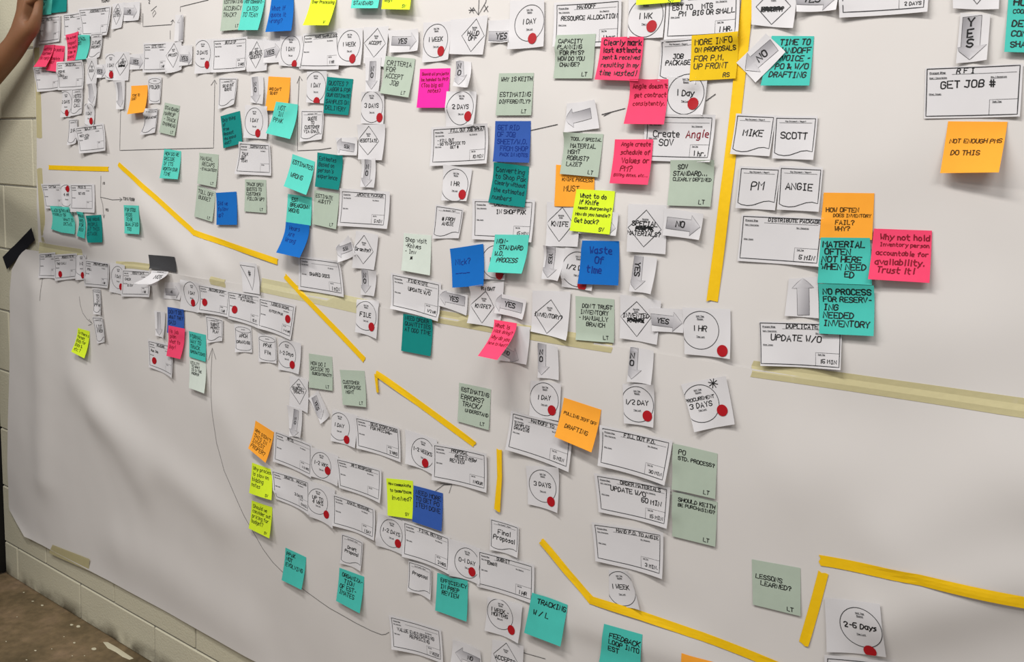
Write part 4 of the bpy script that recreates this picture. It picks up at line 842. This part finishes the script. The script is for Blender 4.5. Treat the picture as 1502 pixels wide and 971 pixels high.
# ---------- lower left block
sticky([(374.6, 616.8), (401.8, 634), (389.4, 679), (364, 657.6)], 'orange', ['WHY DIDN\'T', 'THIS IN', 'INVEST', 'PROPER?'], 'tilted orange note above two lime notes at lower left', (0, 0, 12, 12), ink='inkbrown', t0=.25)
sticky([(369.7, 678.6), (398, 688.5), (398, 733.7), (365.5, 723)], 'lime', ['Why process', 'is slow on', 'bidding', 'notes'], 'upper lime note of the lower left pair', 8, 'SV')
sticky([(369.2, 734), (399.3, 744), (394.9, 789.8), (364.7, 775)], 'lime', ['Should we', 'consider out', 'pricing for', 'budget?'], 'lower lime note of the lower left pair, on the curved line', 9, 'SV')
process([(405, 634.6), (455, 654.4), (454.2, 695), (403.5, 673)], 'RFIS', [], '1-2 HRS', 'process card reading RFIS right of the tilted orange note')
wait([(457, 656), (496, 668.8), (495, 713.7), (455, 698.4)], (471.7, 682.3), ['1-2 WKS'], 'wait card reading 1-2 WKS beside the RFIS card', (480.9, 690.3), R=.030)
process([(495.2, 674.5), (556.3, 691), (555, 732), (499.4, 712)], 'RFI RESPONSE', [], '', 'process card reading RFI RESPONSE')
process([(400, 692), (451.2, 708.3), (451.2, 749.5), (401, 730)], 'DRAFTS | PRICING', ['', '', '          3 DAYS'], 'EMAIL', 'process card right of the upper lime note of the lower left pair', dsz=6)
wait([(451.7, 704.6), (491.3, 718), (487.8, 775.5), (452.5, 757.7)], (466.8, 735.5), ['UP TO', '4 WKS'], 'wait card reading UP TO 4 WKS', (479, 754.5), R=.030)
process([(490.3, 727.5), (547, 747.8), (546.4, 787), (490.3, 767)], 'EMAIL MESSAGE', [], '1 DAY', 'process card reading EMAIL MESSAGE above the draft proposal card')
wait([(487, 600.8), (524, 609.4), (520.4, 657.6), (484.6, 646.5)], (498.2, 625.5), ['1 DAY'], 'wait card reading 1 DAY beside the for pricing card', (508.8, 644.8))
process([(523, 614), (583, 629.7), (584.7, 672), (525.9, 653.5)], 'SEND SCOPE/DWGS', ['     FOR PRICING'], '2 HRS', 'process card reading FOR PRICING', dsz=6, d0=(.07, .16))
wait([(594, 630), (641, 645.3), (637.6, 698), (594, 680)], (621, 664.3), ['1-2 WEEKS'], 'wait card reading 1-2 WEEKS left of the proposal received card', (624, 679))
process([(637.6, 653.5), (710, 668.3), (710, 716), (637.1, 699)], 'PROPOSAL', ['      RECEIVED/', '    REVIEW'], '1 HOUR', 'process card reading PROPOSAL RECEIVED REVIEW', dsz=7, tsz=8, d0=(.1, .17))
sticky([(673.5, 561.2), (720, 571), (716.7, 631), (671, 618)], 'sage', ['ESTIMATING', 'ERRORS?', ' TRACK/', '   UNDERSTAND'], 'sage note reading ESTIMATING ERRORS', 2, 'LT', w=.0013)
sticky([(566.4, 701.4), (605.5, 705.3), (604.8, 761.4), (568.4, 756)], 'lime', ['How communicate', ' to team/those', '  involved?', ''], 'lime note touching the royal blue note, lower centre', 4, 'SV')
sticky([(606.7, 712), (649.5, 723.6), (647.5, 779.5), (604.8, 765)], 'royal', ['NEED MORE', 'TO GET PO', 'ITEM DONE', '', ''], 'royal blue note below the proposal received card', 4, ink='ink')
wait([(554, 752), (594, 766), (592, 815), (551, 800)], (574.8, 782.2), ['1-2 DAYS'], 'wait card reading 1-2 DAYS left of the final review card', (584, 797))
process([(593.2, 768), (657, 790.3), (655.8, 835.5), (593.2, 812)], 'FINAL REVIEW', [], '3 HRS', 'process card reading FINAL REVIEW')
wait([(658.7, 790.3), (704.4, 805), (703.2, 858.3), (658, 844.7)], (685.9, 825.6), ['0-1 DAY'], 'wait card reading 0-1 DAY left of the submit card', (692.6, 838.5))
document([(721, 762.5), (759, 774.2), (757.6, 813), (720.5, 802)], ['Final', 'Proposal'], 'document card reading Final Proposal')
process([(703.7, 810), (779.8, 831), (778.6, 879), (703.2, 856)], 'SUBMIT', ['  Email'], '1 HR', 'process card reading SUBMIT Email', dsz=7, d0=(.05, .2), tsz=7)
document([(502.5, 785), (531, 796.5), (528, 833), (500.3, 822)], ['Draft', 'Proposal'], 'document card reading Draft Proposal', sz=7)
document([(600.7, 825), (631, 836), (630.3, 875), (599.4, 863)], ['Proposal'], 'document card reading only Proposal', sz=7, y0=.3)
sticky([(418.7, 803.2), (448.9, 817.5), (442, 865.2), (413, 850.9)], 'teal', ['PPAK', 'NOT', 'EVOLVING', ''], 'teal note reading NOT EVOLVING on the curved line', (0, 0, 10, 6), sz=10, w=.0014)
sticky([(497.8, 832.8), (534, 846), (527.5, 899.8), (492.9, 881.3)], 'teal', [' ORGANIZA-', '   TION', 'OF EST-', 'IMATES'], 'teal note reading ORGANIZATION OF ESTIMATES', (0, 0, 9, 7), w=.0014)
sticky([(641.4, 840.2), (686, 852), (684.2, 911.9), (638.2, 895.3)], 'teal', [' EFFICIENCY', ' IN PREP', '  REVIEW', ''], 'teal note reading EFFICIENCY IN PREP REVIEW', 5, w=.0014, sz=10)
wait([(715, 876), (766.7, 887.2), (759.5, 944), (710.6, 925)], (734, 900.8), ['1 WEEK -', 'MONTHS'], 'wait card reading 1 WEEK - MONTHS', (750.2, 923.7), sz=7.5)
sticky([(780.3, 869.4), (832.4, 887.2), (821.8, 948.4), (768.7, 928.2)], 'teal', ['  TRACKING', '', ' W / L'], 'teal note reading TRACKING W / L', (0, 0, 12, 8), sz=11, w=.0016, lead=1.2)
sticky([(886, 915), (942.2, 930.8), (936, 1000), (878, 975)], 'teal', ['  FEEDBACK', '  LOOP INTO', '  EST', ''], 'teal note reading FEEDBACK LOOP INTO EST, cut by bottom edge', (0, 0, 10, 6), sz=10, w=.0016, t0=.16)
sticky([(999.6, 958), (1060, 975), (1055, 1040), (998, 1022)], 'orange', [], 'orange note corner at the bottom edge below the long tape', 4)
process([(574, 906), (643.4, 925.7), (646.4, 967), (577.7, 948)], '', ['VALUE ENGINEERING', '     REPRICING'], '1 WEEK', 'process card reading REPRICING at the end of the curved line', dsz=7, d0=(.1, .3), ink='inkthin')
arrow([(664, 938), (704, 954), (706, 987), (660, 975)], (704, 972), (668, 957), 'ON', 'flip', 'upside-down arrow card cut by the bottom edge', sz=8)
decision([(722, 938), (768, 948), (764, 1003), (718, 995)], [(742.7, 943), (759, 971), (741, 997), (724, 958.5)], ['ACCEPT?'], 'decision card reading ACCEPT cut by the bottom edge', sz=8)
# ---------- right side
decision([(1102, -22), (1170, -20), (1163, 41), (1102, 36)], [(1136, -18), (1160, 9), (1131.6, 35.7), (1109, 10)], ['', 'ERROR?'], 'decision card cut by the top edge with scribbled word', (3, 5, 9, 5), scrib=(1,))
arrow([(1165, -20), (1231, -22), (1226, 14), (1168, 17)], (1168, -2), (1227, -3), 'YES', 'up', 'YES arrow card cut by the top edge, right side')
process([(1235.6, -45), (1358, -50), (1354.6, 10.5), (1235.6, 17)], '', [], '2 DAYS', 'process card cut by the top edge, right side', tsz=7)
decision([(1395, -60), (1468, -60), (1465, 13), (1398, 12)], [(1433, -56), (1458, -24), (1433, 6), (1410, -24)], ['OK?'], 'decision card cut by the top edge above the down arrow')
arrow([(1409, 19), (1452.7, 21), (1447.4, 87.5), (1402, 92.8)], (1426.4, 24), (1422, 87.5), 'YES', 'stack', 'YES arrow card pointing down at the RFI card', sz=10, sw=.022, hw=.038)
process([(1360, 101.5), (1496.4, 95.6), (1492, 167.4), (1358, 170.5)], 'R F I', ['  GET JOB #'], '', 'process card reading RFI GET JOB', m=(.02, .03, .03, .05), dsz=9, d0=(.06, .27), lf=(1, 2, 4, 1))
sticky([(1480, -15), (1545, -15), (1540, 78), (1473, 76)], 'teal', [' HOW TO', ' COORDINATE', ' DESIGN', ' CONTENT', ' SHARED?'], 'teal note cut by the right edge at top', 5, sz=10.5, w=.0018, t0=.14)
sticky([(1132, 52.5), (1194, 53), (1187, 125.4), (1115.5, 125.4)], 'teal', ['   TIME TO', '   HANDOFF', ' INVOICE -', '   PO & W/O', ' DRAFTING'], 'teal note reading DRAFTING behind the tilted NO arrow', 4, sz=9, w=.0016, t0=.07)
arrow([(1123.5, 49), (1152, 76), (1108, 121), (1080, 92)], (1136, 66), (1093, 103), 'NO', 'up', 'tilted NO arrow card lying across a teal note', (4, 8, 6, 3), sw=.022, hw=.038, sz=10)
sticky([(1390.7, 177.9), (1478, 178.6), (1465, 252.8), (1379, 253.9)], 'orange', ['NOT ENOUGH PMS', '', ' DO THIS', ''], 'orange note reading NOT ENOUGH PMS DO THIS', (0, 0, 20, 10), ink='inkbrown', t0=.34, sz=7, lead=1.25)
document([(1082, 170), (1134.7, 172.3), (1127, 223), (1074.5, 220)], ['MIKE'], 'document card, left one of the upper pair right of the tape')
document([(1139.3, 173.3), (1196.4, 174), (1190.8, 228), (1135.8, 226)], ['SCOTT'], 'document card, right one of the upper pair right of the tape')
document([(1087.5, 247.2), (1141.7, 249.3), (1135, 302), (1082, 299)], ['PM'], 'document card reading PM, lower pair right of the tape', sz=12)
document([(1146.3, 246.9), (1204, 249.3), (1198.8, 304), (1142.8, 301)], ['ANGIE'], 'document card right of the PM card')
process([(1090.8, 317.2), (1204.6, 322.4), (1198, 386), (1085.2, 378)], 'DISTRIBUTE PACKAGE', [], '5 MIN', 'process card reading DISTRIBUTE PACKAGE', m=(.03, .04, .03, .08), lf=(2, 4, 8, 2), tsz=7)
arrow([(1157, 409), (1199, 406), (1201, 467), (1150.8, 463.3)], (1178.7, 462), (1177.5, 406), '', 'up', 'unlettered arrow card pointing up under distribute package', sw=.018)
process([(1114.9, 473.6), (1232.4, 477), (1230.6, 539), (1116.4, 533)], 'DUPLICATE', ['  UPDATE W/O'], '15 MIN', 'process card reading UPDATE W/O at the seam on the right', m=(.01, .04, .02, .06), dsz=9, d0=(.03, .28), tsz=8)
sticky([(1207.2, 282.3), (1282.5, 283.4), (1279, 352), (1202, 350)], 'orange', ['HOW OFTEN', '   DOES INVENTORY', '    FAIL?', '    WHY?'], 'orange note reading HOW OFTEN DOES INVENTORY FAIL', 2, ink='inkbrown', t0=.32, sz=7, w=.0014)
sticky([(1203.9, 348.3), (1275.8, 349), (1279, 418), (1199, 415)], 'teal', ['MATERIAL', ' OFTEN', 'NOT HERE', 'WHEN NEED', '         ED'], 'teal note reading MATERIAL OFTEN NOT HERE', 4, sz=9.5, w=.0018, x0=.05, t0=.08, lead=1.35)
sticky([(1200, 416), (1281.7, 418.8), (1281.4, 493), (1201.6, 489.2)], 'teal', ['NO PROCESS', 'FOR RESERV-', 'ING', 'NEEDED', 'INVENTORY'], 'teal note reading NO PROCESS FOR RESERVING', 6, sz=9.5, w=.0018, lead=1.4)
sticky([(1281.7, 335.3), (1367, 338.3), (1363.3, 415), (1273.2, 409.5)], 'pink', [' Why not hold', ' Inventory person', 'accountable for', 'availability.', ' Trust it!'], 'pink note reading Why not hold Inventory person accountable', 8, ink='inkred', w=.0018, sz=9)
sticky([(1102.7, 820.3), (1174, 833.2), (1174.3, 904), (1104.2, 886.8)], 'sage', ['', 'LESSONS', '  LEARNED?', ''], 'sage note reading LESSONS LEARNED', 1.5, 'LT', sz=8, t0=.16)
process([(1214, 966), (1310, 976), (1306, 1040), (1212, 1030)], '', [], '', 'process card edge at the bottom below the 2-6 days card')
wait([(1209.5, 877), (1290.7, 886), (1299.8, 964), (1212.5, 956.6)], (1262.5, 921), ['2-6 Days'], 'wait card reading 2-6 Days at lower right', (1276.3, 955), w=.0016)
# asterisk on the tilted procurement card and red word on the SOV card are part of the writing there
for sh in SHEETS:
    if sh.o.get('label', '').startswith('tilted wait card'):
        k = Ink(); c = wpx(sh, 1046, 562)
        for a in range(4): k.line([(c[0] - .008 * math.cos(a * .785), c[1] - .008 * math.sin(a * .785)), (c[0] + .008 * math.cos(a * .785), c[1] + .008 * math.sin(a * .785))], .0014)
        flush(sh, k, 'handwriting', 'ink')
    if sh.o.get('label') == 'process card reading Create SOV':
        k = Ink(); k.text('Angie', sh.xz(.62, .32), sh.ex, sh.ey, .011, .0014); o = flush(sh, k, 'handwriting', 'inkred'); o['label'] = 'dark red handwritten word'
# ================================================================== the hand holding the paper edge
def skin_mesh(name, pts, edges, radii, m, parent=None, sub=2):
    me = bpy.data.meshes.new(name); me.from_pydata(pts, edges, []); o = bpy.data.objects.new(name, me); COL.objects.link(o)
    md = o.modifiers.new('skin', 'SKIN'); sd = o.modifiers.new('subdivision', 'SUBSURF'); sd.levels = sd.render_levels = sub
    for i, r_ in enumerate(radii):
        v = me.skin_vertices[0].data[i]; v.radius = r_ if isinstance(r_, tuple) else (r_, r_); v.use_root = (i == 0)
    md.use_smooth_shade = True
    me.materials.append(MATS[m]); o.parent = parent
    return o
ms = mat('skin', '80583c', rough=.55, k=1.0, noise_amt=.10, scale=30, bump=.12, spec=.35)
ms.node_tree.nodes['Principled BSDF'].inputs['Subsurface Weight'].default_value = .1
ms.node_tree.nodes['Principled BSDF'].inputs['Subsurface Scale'].default_value = .01
base = at(40, 45, .06)
V = []; E = []; R = []
def add(p, r_, prev=None):
    V.append(tuple(p - base)); R.append(r_)
    if prev is not None: E.append((prev, len(V) - 1))
    return len(V) - 1
wr = add(at(36, 50, .05), (.030, .024))
a1 = add(at(14, 78, .06), .034, wr); a2 = add(at(-25, 118, .085), .042, a1); a3 = add(at(-75, 165, .12), .046, a2); a4 = add(at(-130, 215, .17), .045, a3)
a5 = add(at(-170, 180, .36), .052, a4); a6 = add(at(-200, 100, .50), .06, a5)
pm = add(at(38, 28, .045), (.036, .022), wr); pk = add(at(40, 6, .045), (.034, .018), pm)
for k, (x0, y0, x1, y1, x2, y2, x3, y3, r_) in enumerate([(31, 0, 33, -20, 37, -36, 41, -46, .0105), (37, -3, 40, -26, 45, -44, 49, -56, .0108),
                                                       (44, -3, 48, -25, 53, -42, 57, -53, .0105), (50, 0, 55, -18, 59, -31, 62, -40, .0095)]):
    f0 = add(at(x0, y0, .048), r_ * 1.15, pk); f1 = add(at(x1, y1, .052), r_ * 1.02, f0); f2 = add(at(x2, y2, .040), r_ * .9, f1); add(at(x3, y3, .024), r_ * .75, f2)
t0 = add(at(49, 40, .050), (.019, .019), wr); t1 = add(at(54, 24, .048), .0145, t0); t2 = add(at(57, 8, .040), .012, t1); add(at(58.5, -4, .030), .0095, t2)
hand = skin_mesh('person', V, E, R, 'skin'); hand.location = base
tag(hand, 'forearm and hand reaching in from the left, fingers holding the paper edge', 'person')
